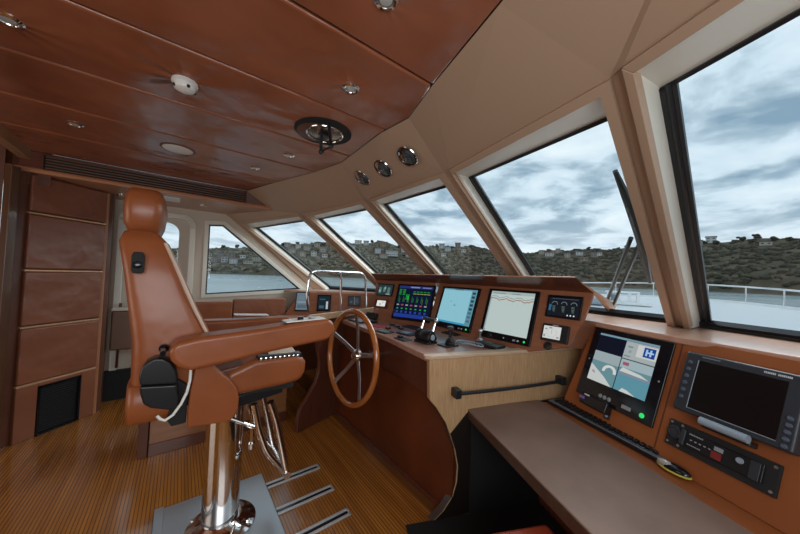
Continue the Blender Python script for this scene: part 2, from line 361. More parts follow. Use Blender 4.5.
# --- windscreen: five raked panes
WIN = {  # glass corner pixels TL,TR with header height; lining corners; groove corners
    5: dict(g=((660, 88), (800, 8), 2.15), i=((636, 71), (800, -38)), o=((623, 66), (800, -58))),
    4: dict(g=((469, 177), (613, 114.3), 2.15), i=((453, 173), (602, 95)), o=((450, 168.5), (610, 78))),
    3: dict(g=((384, 204), (448, 184.7), 2.145, 2.15), i=((372, 201), (440.5, 177)), o=((370, 198.5), (443.5, 171.5))),
    2: dict(g=((319, 218.5), (368.5, 208.3), 2.105, 2.14), i=((309, 216.3), (361.5, 203.5)), o=((302.5, 213.5), (363.5, 200))),
    1: dict(g=((256, 227.5), (305, 220), 2.065, 2.105), i=((243, 224), (299, 216)), o=((240, 222), (298.5, 213.3))),
}
DL = 0.13
def down(p, z): return p + RK * (p[2] - z) / -RK[2] * 1.0
ZB = 1.20
for k, d in WIN.items():
    A = onz(*d['g'][0], d['g'][2]); B = onz(*d['g'][1], d['g'][-1])
    if k == 5:
        e = nrm(B - A); B = A + e * 0.85
    e = nrm(B - A); n = np.cross(e, RK); n = nrm(n); n = -n if n[2] > 0 else n
    pl = A + n * DL
    I = [onp(*p, pl, n) for p in d['i']]; O = [onp(*p, pl, n) for p in d['o']]
    if k == 5:  # the last pane runs on past the frame edge
        ei = nrm(I[1] - I[0]); I[1] = I[0] + ei * 0.99; O[1] = O[0] + nrm(O[1] - O[0]) * 1.07
    d.update(A=A, B=B, n=n, I=I, O=O, e=e)
    w_ = d['w'] = thing('window_%d' % k, '', '', ((A + B) / 2)); del w_['label'], w_['category']; w_['kind'] = 'structure'
    bot = lambda P: down(P, ZB)
    # pane
    mb = MB(); Ao = A - n * 0.006; Bo = B - n * 0.006
    mb.prism([A, B, bot(B), bot(A)], -n * 0.008); struct('pane', mb, GLASS, w_, smooth=False)
    # rubber seal: four strips lying on the pane
    mb = MB(); sw = 0.055; sb = 0.05
    r0 = n * 0.012
    mb.prism([A, A + e * sw, bot(A + e * sw), bot(A)], r0)
    mb.prism([B - e * 0.003, B, bot(B), bot(B - e * 0.003)], r0)
    mb.prism([A, B, B + RK * 0.014, A + RK * 0.014], r0)
    struct('seal', mb, RUBBER, w_, smooth=False)
    mb = MB()
    mb.tube([down(A, ZB) - RK * 0.03 + n * 0.02, down(B, ZB) - RK * 0.03 + n * 0.02], 0.028, 10)
    mb.tube([A + e * 0.03 + n * 0.01, down(A + e * 0.03, ZB) + n * 0.01], 0.010, 8)
    gA, gB = down(A, ZB), down(B, ZB); mb.prism([gA - RK * .085, gB - RK * .085, gB, gA], n * .03)
    struct('gasket', mb, RUBBER, w_)
    # reveals between glass and lining
    mb = MB(); I0b, I1b = down(I[0], ZB), down(I[1], ZB)
    mb.quad(A, I[0], I0b, bot(A)); mb.quad(I[1], B, bot(B), I1b); mb.quad(I[0], A, B, I[1])
    struct('reveal', mb, WHITE_R, w_, smooth=False)
    # raised trim round the opening
    t = n * 0.014
    O0b, O1b = down(O[0], ZB), down(O[1], ZB)
    k_ = -n * .025; t = t - k_; mb = MB(); mb.prism([O[0] + k_, I[0] + k_, I0b + k_, O0b + k_], t); mb.prism([O[1] + k_, O1b + k_, I1b + k_, I[1] + k_], t); mb.prism([O[0] + k_, O[1] + k_, I[1] + k_, I[0] + k_], t)
    struct('frame', mb, BEIGE, w_, bevel=0.003, seg=2)
    # screw cap
    q = (A * 0.45 + I[0] * 0.55); q = down(q, q[2] - 0.12)
# mullion faces between the frames
for a, b, nm in ((1, 2, 'a'), (2, 3, 'b'), (3, 4, 'c'), (4, 5, 'd')):
    P = WIN[a]['O'][1]; Q = WIN[b]['O'][0]; P2, Q2 = down(P, ZB), down(Q, ZB)
    nn = -(WIN[a]['n'] + WIN[b]['n']) * 0.004
    m_ = MB(); ex = nrm(Q - P) * .012; m_.prism([P + nn - ex, Q + nn + ex, Q2 + nn + ex, P2 + nn - ex], -WIN[b]['n'] * 0.015)
    struct('trim_%d' % a, m_, BEIGE, smooth=False)
# --- cove between ceiling edge and window heads
top = [V3(*p, ZC) for p in cedge]
O = {k: WIN[k]['O'] for k in WIN}
def cpt(px): return onz(px[0], px[1], ZC)
# top edge vertices matched with frame corners
t45 = V3(0.80, 0.50, ZC)
c0, c1 = V3(0.30, YS, ZC), V3(0.62, -0.05, ZC)
E0, E1, E2, E3, E4, E5, E6 = [cpt(p) for p in edge_px]
mb = MB()
mb.quad(c1, O[5][1], O[5][0]); mb.quad(c1, c0, O[5][1] + V3(-.1, -.25, 0), O[5][1])
mb.quad(c1, O[5][0], O[4][1]); mb.quad(E0, c1, O[4][1])
mb.quad(E0, O[4][1], O[4][0], E1); mb.quad(E1, O[4][0], O[3][1])
mb.quad(E1, O[3][1], E2); mb.quad(E2, O[3][1], E3); mb.quad(E3, O[3][1], O[3][0], E4)
mb.quad(E4, O[3][0], O[2][1]); mb.quad(E4, O[2][1], E5); mb.quad(E5, O[2][1], O[2][0], E6)
mb.quad(E6, O[2][0], O[1][1])
SOFE = onz(271, 210.5, ZSOF); SOFT = V3(0.56, 3.66, ZC)
WJ = V3(0.43, YP, 2.20)
mb.quad(E6, O[1][1], SOFE, SOFT); mb.quad(O[1][1], O[1][0], SOFE); mb.quad(O[1][0], WJ, SOFE)
struct('trim_5', mb, BEIGE, smooth=False)
# thin roof shell above the cove keeps daylight out
shell = MB(); off = V3(0, 0, 0.05)
for k in WIN:
    A, B, n = WIN[k]['A'], WIN[k]['B'], WIN[k]['n']
    u1_ = V3(-.05, 0, .47); shell.quad(A - n * .01, B - n * .01, B + u1_, A + u1_)
    shell.quad(A + u1_, B + u1_, B + u1_ + V3(-1.3, 0, .05), A + u1_ + V3(-1.3, 0, .05))
shell.quad(WIN[1]['A'], WIN[1]['A'] + V3(-.05, 0, .47), V3(-.5, YP + .3, 2.53), V3(0.4, YP + .3, 2.35))
shell.quad(V3(-3.4, YS - .3, 2.5), V3(1.0, YS - .3, 2.5), V3(1.0, YP + .3, 2.5), V3(-3.4, YP + .3, 2.5))
struct('trim_6', shell, PAINT, smooth=False)
# outboard faces of the mullions
for a, b in ((1, 2), (2, 3), (3, 4), (4, 5)):
    P = WIN[a]['B']; Q = WIN[b]['A']; m_ = MB(); m_.prism([P, Q, down(Q, ZB), down(P, ZB)], -WIN[a]['n'] * 0.02)
    struct('trim_%d' % (6 + a), m_, PAINT, smooth=False)

# --- port wall with triangular side window and door
sw = [ony(209, 224.5, YP), ony(223.5, 225, YP), ony(300, 289, YP), ony(209, 294.5, YP)]
sw[3][0] = sw[0][0]
TL, TR, BR, BL = sw
dx0, dx1, dzt = -0.545, 0.11, 2.09
F1 = V3(0.43, YP, 2.20); 
slope = (BR - TR) / np.linalg.norm(BR - TR)
F2 = F1 + slope * ((F1[2] - 1.05) / -slope[2])
wp = MB()
L_, R_ = TL[0], BR[0]
wp.quad(V3(dx1, YP, 0), V3(TL[0], YP, 0), V3(TL[0], YP, 2.25), V3(dx1, YP, 2.25))
wp.quad(V3(-.66, YP, 0), V3(dx0, YP, 0), V3(dx0, YP, 2.25), V3(-.66, YP, 2.25))
wp.quad(V3(dx0, YP, dzt), V3(dx1, YP, dzt), V3(dx1, YP, 2.25), V3(dx0, YP, 2.25))
wp.quad(TL, TR, F1, V3(TL[0], YP, 2.25)); wp.quad(TR, BR, F2, F1)
wp.quad(V3(TL[0], YP, 0), V3(2.6, YP, 0), V3(2.6, YP, 1.05), F2, BR, BL)
struct('wall_port', wp, BEIGE_W, smooth=False)
w6 = thing('window_6', '', '', (TL + BR) / 2); del w6['label'], w6['category']; w6['kind'] = 'structure'
yv = V3(0, 0.05, 0)
struct('pane', MB().prism([TL + yv, TR + yv, BR + yv, BL + yv], (0, .006, 0)), GLASS, w6, smooth=False)
cen = V3(0.62, YP, 1.42)
def shrink(P, s): return [p + nrm(cen - p) * s for p in P]
mb = MB(); sw_i = [TL + V3(.016, 0, -.016), TR + V3(-.006, 0, -.016), BR + V3(-.045, 0, .016), BL + V3(.016, 0, .016)]
for i in range(4):
    j = (i + 1) % 4; mb.prism([sw[i] , sw[j], sw_i[j], sw_i[i]], (0, 0.045, 0))
struct('seal', mb, RUBBER, w6, smooth=False)
sw_o = [TL + V3(-.045, 0, .045), TR + V3(.02, 0, .045), BR + V3(.14, 0, -.045), BL + V3(-.045, 0, -.045)]
mb = MB()
for i in range(4):
    j = (i + 1) % 4; mb.prism([sw_o[i], sw_o[j], sw[j], sw[i]], (0, -0.012, 0))
struct('frame', mb, WHITE_R, w6, bevel=.003, seg=2)
# corner post between the port wall and the first pane
O0b = down(O[1][0], 1.05)
struct('trim_11', MB().prism([F1, O[1][0], O0b, F2], (0.02, 0.03, 0)), BEIGE, smooth=False)
# door: rounded frame, leaf and glass
def rrect(x0, x1, z0, z1, r, y, n=8):
    pts = []
    for cx_, cz_, a0 in ((x1 - r, z1 - r, 0), (x0 + r, z1 - r, 90)):
        for i in range(n + 1):
            a = math.radians(a0 + 90 * i / n); pts.append(V3(cx_ + r * math.cos(a), y, cz_ + r * math.sin(a)))
    return pts + [V3(x0, y, z0), V3(x1, y, z0)]
def ring(outer, inner, vec):
    mb = MB(); n = len(outer)
    for i in range(n):
        j = (i + 1) % n; mb.prism([outer[i], outer[j], inner[j], inner[i]], vec)
    return mb
dr = thing('door_1', '', '', (-.2, YP, 0)); del dr['label'], dr['category']; dr['kind'] = 'structure'
struct('frame', ring(rrect(dx0 - .02, dx1 + .02, 0, dzt + .02, .14, YP), rrect(dx0 + .04, dx1 - .04, 0.0, dzt - .04, .11, YP), (0, -.03, 0)), WHITE_R, dr, bevel=.006, seg=2)
wx0, wx1, wz0, wz1 = -.42, -.03, 1.12, 2.0
struct('leaf', ring(rrect(dx0 + .03, dx1 - .03, 0.0, dzt - .03, .11, YP + .03), rrect(wx0, wx1, wz0, wz1, .12, YP + .03), (0, .03, 0)), BEIGE_W, dr, smooth=False)
struct('corner_fill', ring(rrect(dx0 - .03, dx1 + .03, 0, dzt + .03, .004, YP + .002), rrect(dx0 - .01, dx1 + .01, 0, dzt + .01, .13, YP + .002), (0, .01, 0)), BEIGE_W, dr, smooth=False)
struct('pane', MB().prism(rrect(wx0, wx1, wz0, wz1, .12, YP + .04), (0, .005, 0)), GLASS, dr, smooth=False)
hb = MB(); hb.box((-.43, YP - .03, 1.02), (.03, .03, .09)); hb.tube([(-.43, YP - .05, 1.03), (-.36, YP - .06, 1.05)], .01, 8)
struct('door_handle', hb, CHROME, dr)
struct('baseboard_port', MB().box((.9, YP - .02, .16), (3.1, .04, .32)), BLACKM, smooth=False)
struct('trim_12', MB().tube([(-.50, YP - .045, 0.35), (-.50, YP - .045, 1.05)], .014, 8), CHROME)

# --- leather panelled bulkhead on the diagonal
p0 = onz(2, 448, 0); p1 = onz(95, 412, 0); dd = nrm(p1 - p0); dn = V3(dd[1], -dd[0], 0)   # dn faces the cabin
pw0 = p0 - dd * 0.06; pw1 = p1 + dd * 0.04
struct('wall_aft', MB().prism([pw0, pw1, pw1 + V3(0, 0, 2.3), pw0 + V3(0, 0, 2.3)], -dn * 0.04), L_DARK, smooth=False)
q1 = pw1; struct('wall_corner', MB().prism([q1, V3(-.60, YP, 0), V3(-.60, YP, 2.3), q1 + V3(0, 0, 2.3)], (-.02, 0.0, 0)), L_DARK, smooth=False)
zs = [(0.0, 0.445), (0.462, 0.915), (0.940, 1.383), (1.405, 1.855), (1.880, 2.180)]
plen = np.linalg.norm(p1 - p0)
a_, b_ = p0 + dd * 0.035, p1 - dd * 0.035
for i, (z0, z1) in enumerate(zs):
    A_ = a_ + V3(0, 0, z0); B_ = b_ + V3(0, 0, z0); h = V3(0, 0, z1 - z0)
    if i == 0:   # around the speaker grille
        g0, g1 = p0 + dd * (0.165), p0 + dd * 0.455
        mb = MB().prism([A_, g0, g0 + h, A_ + h], dn * 0.03); mb.prism([g1, B_, B_ + h, g1 + h], dn * 0.03)
        mb.prism([g0 + V3(0, 0, .415), g1 + V3(0, 0, .415), g1 + h, g0 + h], dn * .03)
        struct('wall_aft_panel', mb, L_WALL, smooth=True, bevel=.006)
    else:
        struct('wall_aft_panel', MB().prism([A_, B_, B_ + h, A_ + h], dn * 0.035), L_WALL, bevel=0.014, seg=4)
    if 0 < i:
        zz = (zs[i - 1][1] + z0) / 2
        mb = MB(); mb.prism([a_ + V3(0, 0, zz - .010), b_ + V3(0, 0, zz - .010), b_ + V3(0, 0, zz + .004), a_ + V3(0, 0, zz + .004)], dn * 0.027)
        struct('trim_%d' % (12 + i), mb, GOLD, bevel=.002, seg=2)
struct('trim_17', MB().tube([b_ + dn * .012 + dd * .012, b_ + dn * .012 + dd * .012 + V3(0, 0, 2.18)], .018, 8), SOFFW)
gr = thing('speaker_grille', 'black square grille set low in the leather clad bulkhead', 'grille', (g0 + g1) / 2 + V3(0, 0, .01))
obj('backing', MB().prism([g0 + V3(0, 0, .012), g1 + V3(0, 0, .012), g1 + V3(0, 0, .405), g0 + V3(0, 0, .405)], dn * .012), BLACKM, gr, smooth=False)
mb = MB()
for i in range(19):
    z_ = .025 + i * .02; mb.prism([g0 + V3(0, 0, z_), g1 + V3(0, 0, z_), g1 + V3(0, 0, z_ + .007), g0 + V3(0, 0, z_ + .007)], dn * .02)
obj('slats', mb, BLACK, gr, smooth=False)
mb = MB()
for (s0, s1, z0, z1) in ((0, .29, 0.0, .015), (0, .29, .40, .415), (0, .013, 0, .415), (.277, .29, 0, .415)):
    P = g0 + dd * s0; Q = g0 + dd * s1; mb.prism([P + V3(0, 0, z0), Q + V3(0, 0, z0), Q + V3(0, 0, z1), P + V3(0, 0, z1)], dn * .036)
obj('frame', mb, BLACKG, gr, smooth=False)
CABW = wood('beam_wood', (0.24, 0.105, 0.035), (0.31, 0.14, 0.05), .35, (1, 1, 5))
# door frame and passage at the far left
jb = p0 - dd * 0.10
struct('door_2', MB().prism([jb, jb + dd * .05, jb + dd * .05 + V3(0, 0, 2.2), jb + V3(0, 0, 2.2)], dn * .07), FRAMEW, bevel=.004)
bm0 = onz(31, 153, 2.22); bm1 = onz(0, 127, 2.22)
bdir = nrm(bm1 - bm0)
struct('trim_18', MB().prism([bm0 + V3(0, 0, -.05), bm0 + bdir * 3 + V3(0, 0, -.05), bm0 + bdir * 3 + V3(0, 0, .03), bm0 + V3(0, 0, .03)], V3(-.05, -.02, 0)), CABW, bevel=.004)
struct('wall_passage', MB().quad(V3(-3.4, 3.4, 0), jb, jb + V3(0, 0, 2.52), V3(-3.4, 3.4, 2.52)), L_DARK, smooth=False)
struct('wall_upper_port', MB().quad(V3(-3.4, 3.70, 2.1), V3(-.9, 3.70, 2.1), V3(-.9, 3.70, 2.5), V3(-3.4, 3.70, 2.5)), L_DARK, smooth=False)
struct('wall_back', MB().box((-3.4, 1.7, 1.2), (.05, 5.4, 2.5)), L_WALL, smooth=False)
wsb = MB(); wsb.box((-1.5, YS - .02, .5), (4, .04, 1.0)); wsb.box((-2.6, YS - .02, 1.7), (1.6, .04, 1.6)); wsb.box((1.2, YS - .02, .6), (2.6, .04, 1.2)); wsb.box((-.7, YS - .02, 2.25), (3.6, .04, .3))
struct('wall_starboard', wsb, BEIGE_W, smooth=False)
# --- soffit with air grille along the port side
X0s, X1s = -1.25, SOFE[0]
so = MB()
so.prism([(X0s, 3.66, ZSOF), (X1s, 3.68, ZSOF), (0.56, 3.66, ZC), (X0s, 3.66, ZC)], (0, 0.02, 0))
struct('trim_19', so, CHERRY_D, smooth=False)
struct('trim_20', MB().prism([(X0s - .1, 3.64, ZSOF - .004), (X1s, 3.66, ZSOF - .004), (WJ[0], YP, ZSOF - .004), (X0s - .1, YP, ZSOF - .004)], (0, 0, .02)), SOFFW, bevel=.004)
struct('trim_21', MB().tube([(X0s, 3.655, ZSOF + .018), (X1s - .02, 3.672, ZSOF + .018)], .02, 8), SOFFW)
SLAT = mat('grille_slat', (0.16, 0.065, 0.035), .4)
vg = thing('air_grille', 'long slatted air grille in the dark wood soffit above the port side', 'grille', (-.2, 3.65, 2.24))
obj('backing', MB().box((-.19, 3.655, 2.285), (1.48, .006, .115)), BLACKM, vg, smooth=False)
for i in range(5):
    obj('slat', MB().box((-.19, 3.645, 2.238 + i * .0235), (1.46, .014, .0065)), SLAT, vg, smooth=False)
mb = MB(); mb.box((-.19, 3.645, 2.345), (1.5, .014, .008)); mb.box((-.935, 3.645, 2.285), (.012, .014, .125)); mb.box((.555, 3.645, 2.285), (.012, .014, .125))
obj('frame', mb, CHERRY_D, vg, smooth=False)

# ================================================================== HELM CONSOLE
T20 = math.radians(20); c20, s20 = math.cos(T20), math.sin(T20)
class Pl:      # an instrument panel plane: U right, V up the slope, N to the viewer
    def __init__(s, P0, U, tilt=T20):
        s.P = np.array(P0, float); s.U = nrm(U); h = np.cross(s.U, V3(0, 0, 1)); h = h if True else h
        # horizontal normal towards the viewer: U x up points away; take -(that) when needed
        s.h = -np.cross(V3(0, 0, 1), s.U) * -1
        s.h = np.cross(s.U, V3(0, 0, 1)) * 1.0
        s.N = nrm(s.h * math.cos(tilt) + V3(0, 0, 1) * math.sin(tilt)); s.V = nrm(V3(0, 0, 1) * math.cos(tilt) - s.h * math.sin(tilt))
    def uv(s, x, y, off=0.0):
        q = onp(x, y, s.P + s.N * off, s.N); return (q - s.P) @ s.U, (q - s.P) @ s.V
    def p(s, u, v, n=0.0): return s.P + s.U * u + s.V * v + s.N * n
    def rect(s, pts, off=0.0):   # TL TR BR BL pixels -> u0,u1,v0,v1
        q = [s.uv(*p, off) for p in pts]
        return ((q[0][0] + q[3][0]) / 2, (q[1][0] + q[2][0]) / 2, (q[2][1] + q[3][1]) / 2, (q[0][1] + q[1][1]) / 2)
    def box(s, mb, u0, u1, v0, v1, n0, n1, mi=0):
        return mb.box(s.p((u0 + u1) / 2, (v0 + v1) / 2, (n0 + n1) / 2), (u1 - u0, v1 - v0, n1 - n0), (s.U, s.V, s.N), mi)
ZK = 0.967
CPL = Pl((1.90, 1.5, ZK), (0, -1, 0))
BY = 2.02
CBL = Pl((1.90, BY, ZK), (.342, -.94, 0))
assert CPL.N[0] < 0, CPL.N
SHADE_BLACK = mat('shade_black', (0.012, 0.007, 0.005), .5)
con = thing('helm_console', 'long cherry wood helm console with pale oak end panel, carrying the row of screens', 'console', (1.5, 2.0, 0))
gS = V3(1.22, 1.249, 0); gSd = nrm([.954, -.30, 0]); gSn = V3(.30, .954, 0)     # starboard gable line and inward normal
gP = V3(.945, 2.639, 0); gPd = nrm([.94, .342, 0])
def gs(X, z): t = (X - gS[0]) / gSd[0]; return gS + gSd * t + V3(0, 0, z)
def gp(X, z): t = (X - gP[0]) / gPd[0]; return gP + gPd * t + V3(0, 0, z)
prof = [(1.205, .955), (1.215, .72), (1.254, .672), (1.32, .57), (1.375, .43), (1.405, .30), (1.40, .20), (1.375, .12), (1.32, .05), (1.25, 0), (2.46, 0), (2.46, .955)]
obj('end_panel', MB().prism([gs(x, z) for x, z in prof], gSn * 0.045), OAK, con, bevel=.006, seg=3, label='pale oak end panel with a curved knee cut-out')
# darker facing strip along the curved edge
mb = MB(); pr = prof[2:10]
for (a, b) in zip(pr[:-1], pr[1:]):
    P, Q = gs(*a), gs(*b); mb.quad(P + V3(-.004, 0, 0), Q + V3(-.004, 0, 0), Q + gSn * .05 + V3(-.004, 0, 0), P + gSn * .05 + V3(-.004, 0, 0))
obj('edge_strip', mb, DESKE, con, label='dark brown glossy edge strip')
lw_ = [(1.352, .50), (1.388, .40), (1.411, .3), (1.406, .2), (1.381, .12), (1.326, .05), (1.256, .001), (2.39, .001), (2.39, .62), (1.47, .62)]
obj('lower_shade', MB().prism([gs(x, z) for x, z in lw_], -gSn * .004), SHADE_BLACK, con, smooth=False, label='near-black sheet painting the shade on the end panel under the desk')  # near-black sheet stands in for the shade on the oak below the desk
tp = [gs(1.185, .955), gs(2.46, .955), gs(2.46, .955) + gSn * .06, gs(1.19, .955) + gSn * .06]
tp[0] = tp[0] - gSn * .006; tp[1] = tp[1] - gSn * .006
rc = [tp[0] + gSd * .03, tp[1], tp[2], tp[3] + gSd * .0, tp[0] + gSd * .0 + gSn * .03]
obj('end_panel_cap', MB().prism(rc, (0, 0, .022)), OAK_TRIM, con, bevel=.005, seg=3)
prof = [(.95, 1.045), (1.02, .90), (1.085, .76), (1.125, .60), (1.125, .50), (1.09, .40), (1.0, .28), (.925, .2), (.905, .1), (.905, 0), (2.1, 0), (2.1, 1.045)]
obj('end_panel', MB().prism([gp(x, z) for x, z in prof], V3(.342, -.94, 0) * -.04), CHERRY_D, con, bevel=.004, seg=2, label='dark end panel on the port side')
obj('port_upstand', MB().prism([gp(.95, 1.0), gp(2.0, 1.0), gp(2.0, 1.06), gp(.95, 1.06)], V3(.342, -.94, 0) * .03), OAK, con, bevel=.004, label='pale oak upstand under the grab rail')
# counter top
ctop = [gs(1.215, 0) + gSn * .05, (1.27, 1.55, 0), (1.317, 1.82, 0), (1.35, 2.15, 0), (1.375, 2.5, 0), gp(1.39, 0), gp(1.75, 0), (1.69, 2.60, 0), (1.90, BY, 0), (1.90, 1.05, 0), (1.92, 1.07, 0)]
ctop = [V3(p[0], p[1], ZK - .04) for p in ctop]
obj('counter', MB().prism(ctop[:-1], (0, 0, .04)), CHERRY_TOP, con, bevel=.006, seg=2, label='pinkish brown counter top')
fr = ctop[:6]
mb = MB()
for a, b in zip(fr[:-1], fr[1:]):
    A_ = a + V3(.02, 0, 0); B_ = b + V3(.02, 0, 0); mb.prism([A_, B_, B_ - V3(0, 0, .21), A_ - V3(0, 0, .21)], (.02, 0, 0))
obj('fascia', mb, CHERRY_D, con, smooth=False)
mb = MB()
for a, b in zip(fr[:-1], fr[1:]):
    A_ = a + V3(.02, 0, -.21); B_ = b + V3(.02, 0, -.21)
    A2 = V3(1.385, a[1], .66); B2 = V3(1.385, b[1], .66)
    mb.quad(A_, B_, B2, A2)
obj('fascia_underside', mb, CHERRY_D, con, smooth=False)
mb = MB().prism([V3(1.372, 1.20, 0), V3(1.36, 2.80, 0), V3(1.375, 2.80, .70), V3(1.385, 1.20, .70)], (.03, 0, 0))
obj('kick_panel', mb, MAHOG, con, smooth=False, label='reddish mahogany kick panel')
obj('skirting', MB().prism([V3(1.355, 1.22, 0), V3(1.345, 2.80, 0), V3(1.345, 2.80, .03), V3(1.355, 1.22, .03)], (.02, 0, 0)), CHERRY_D, con, bevel=.003)
# instrument panels
HP = .455
ur = .69        # right end of the straight panel (u)
ul = 1.5 - BY
pan = MB().prism([CPL.p(ul, 0), CPL.p(.47, 0), CPL.p(.7185, .085), CPL.p(.779, .254), CPL.p(.814, .446), CPL.p(ul, HP)], -CPL.N * .02)
obj('instrument_panel', pan, CHERRY, con, smooth=False, label='cherry instrument panel facing aft')
lb = -0.66; lt = CBL.uv(375, 285)[0]
obj('instrument_panel', MB().prism([CBL.p(lb, 0), CBL.p(0, 0), CBL.p(0, HP), CBL.p(lt, HP)], -CBL.N * .02), CHERRY, con, smooth=False, label='angled cherry instrument panel at the port end')
mb = MB(); mb.tube([CPL.p(ul, 0, -.012), CPL.p(ul, HP, -.012)], .014, 8); obj('corner_post', mb, CHERRY, con)
# visor
VA = onx(575, 278, 1.93); VC = onp(371, 274, CBL.P + CBL.N * .12, V3(.94, .342, 0)); VB = V3(1.93, BY + .03, (VA[2] + VC[2]) / 2)
pa, pb, pc = CPL.p(.814, .446), CPL.p(ul, HP), CBL.p(lt, HP)
mb = MB(); up = V3(0, 0, .006)
mb.quad(VA, pa, pb, VB); mb.quad(VB, pb, pc, VC)
far = [V3(2.42, .78, 1.36), V3(2.55, 1.9, 1.40), V3(2.25, 3.0, 1.38)]
mb.quad(VA + up, VB + up, far[1], far[0]); mb.quad(VB + up, VC + up, far[2], far[1])
mb.quad(VA, VA + up, VB + up, VB); mb.quad(VB, VB + up, VC + up, VC); mb.quad(VC, VC + up, far[2], pc); 
obj('visor', mb, CHERRY_D, con, smooth=False, label='reddish brown glare visor above the screens')
fE = onz(617.5, 305, 1.27); fF = onz(612, 314.5, 1.20)
obj('visor_fin', MB().prism([VA + V3(0, -.0, 0), onz(594, 291, 1.39), fF, fE], V3(.02, .025, 0)), FINW, con, bevel=.003, label='pale wood fin closing the starboard end of the visor')
obj('visor_lip', MB().tube([VA + V3(0, 0, .004), VB + V3(0, 0, .004), VC + V3(0, 0, .004)], .005, 6), SOFFW, con)
mb = MB().quad(CPL.p(.779, .254), CPL.p(.7185, .085), V3(2.18, .79, .999), V3(2.21, .72, 1.18))
obj('end_cheek', mb, CHERRY, con, smooth=False)
obj('back_panel', MB().box((2.40, .86, .58), (.02, .42, 1.16)), L_ORANGE, con, smooth=False)

# ---------------- chart desk on the starboard side
U2 = nrm([math.cos(math.radians(65)), math.sin(math.radians(65)), 0]); N2 = V3(U2[1], -U2[0], 0)
def dk(n, u, z): return N2 * n + U2 * u + V3(0, 0, z)
ZD = .634
desk = thing('chart_desk', 'low brown leather topped desk between oak end panel and starboard wing panel', 'desk', dk(1.1, .6, 0))
obj('desk_top', MB().prism([dk(.836, 1.712, ZD - .010), dk(1.392, 1.74, ZD - .010), dk(1.392, -.95, ZD - .010), dk(.860, -.95, ZD - .010)], (0, 0, .010)), DESK, desk, bevel=.004, seg=3)
obj('desk_edge', MB().prism([dk(.836, 1.70, ZD - .06), dk(.860, -.95, ZD - .06), dk(.860, -.95, ZD - .010), dk(.836, 1.70, ZD - .010)], N2 * .54), DESKE, desk, bevel=.003, label='dark wood front edge')
obj('rear_shelf', MB().prism([dk(1.394, 1.72, ZD - .045), dk(1.53, 1.66, ZD - .045), dk(1.53, -.95, ZD - .045), dk(1.394, -.95, ZD - .045)], (0, 0, .042)), L_ORANGE, desk, bevel=.004, label='orange leather strip behind the desk top')
obj('modesty_panel', MB().prism([dk(1.36, 1.70, 0), dk(1.36, -.95, 0), dk(1.36, -.95, ZD - .06), dk(1.36, 1.70, ZD - .06)], N2 * .02), CHERRY_D, desk, smooth=False)

WPL = Pl(dk(1.5, 0, ZD), -U2)
assert WPL.N @ N2 < 0
wing = thing('wing_dashboard', 'sloping orange leather instrument panel on starboard side below the window sill', 'panel', dk(1.6, .6, 0))
vS = WPL.uv(680, 337)[1]
obj('panel_face', MB().prism([WPL.p(-1.655, 0), WPL.p(-.06, 0), WPL.p(-.06, vS - .01), WPL.p(-1.60, vS - .01)], -WPL.N * .02), L_ORANGE, wing, smooth=False)
jx = WPL.uv(690, 400)[0]
js = [WPL.uv(676, 349)[0], WPL.uv(651, 425)[0]]
mb = MB(); WPL.box(mb, js[1] - .0 + .035, js[1] + .041, 0, vS - .02, 0, .0015)
obj('panel_joint', mb, L_DARK, wing, smooth=False)
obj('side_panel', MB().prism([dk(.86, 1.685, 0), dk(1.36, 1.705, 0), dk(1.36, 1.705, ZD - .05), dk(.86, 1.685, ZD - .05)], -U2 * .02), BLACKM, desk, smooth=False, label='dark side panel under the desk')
mat_ = MB().prism([dk(.45, 1.655, .0005), dk(1.35, 1.68, .0005), dk(1.35, -.9, .0005), dk(.45, -.9, .0005)], (0, 0, .008)); tag(obj('floor_shade', mat_, BLACKM, bevel=.002), 'black sheet painting the shade on the floor under the chart desk', 'mat')  # black sheet added to darken the floor in the desk's shade
# sill running under the panes
S = [onz(582, 319, ZSILL), onz(680, 337, ZSILL), onz(800, 357, ZSILL)]
ext = S[2] + nrm(S[2] - S[1]) * .8
wb = {k: (down(WIN[k]['A'], ZB - .01), down(WIN[k]['B'], ZB - .01)) for k in WIN}
for k in wb: wb[k] = (wb[k][0] + V3(.04, 0, 0), wb[k][1] + V3(.04, 0, 0))
def lowz(P, z): return V3(P[0], P[1], z)
mb = MB(); z0 = ZSILL - .035
pts = [S[0], S[1], S[2], ext, wb[5][1] + V3(.02, -.3, 0), wb[5][1], wb[5][0], wb[4][1], wb[4][0], V3(2.35, 1.29, 0)]
struct('window_sill', mb.prism([lowz(p, z0) for p in pts], (0, 0, .035)), SILLW, bevel=.008, seg=3)
PLa, PLb = onz(302, 290.5, ZSILL), onz(374, 292.3, ZSILL)
pts = [PLb, PLa, PLa + V3(-.25, .38, 0), V3(2.0, YP, 0), wb[1][0], wb[1][1], wb[2][0], wb[2][1], wb[3][0], V3(2.6, 2.35, 0), V3(2.3, 2.6, 0)]
struct('window_sill', MB().prism([lowz(p, z0) for p in pts], (0, 0, .035)), SILLW, bevel=.006, seg=3)
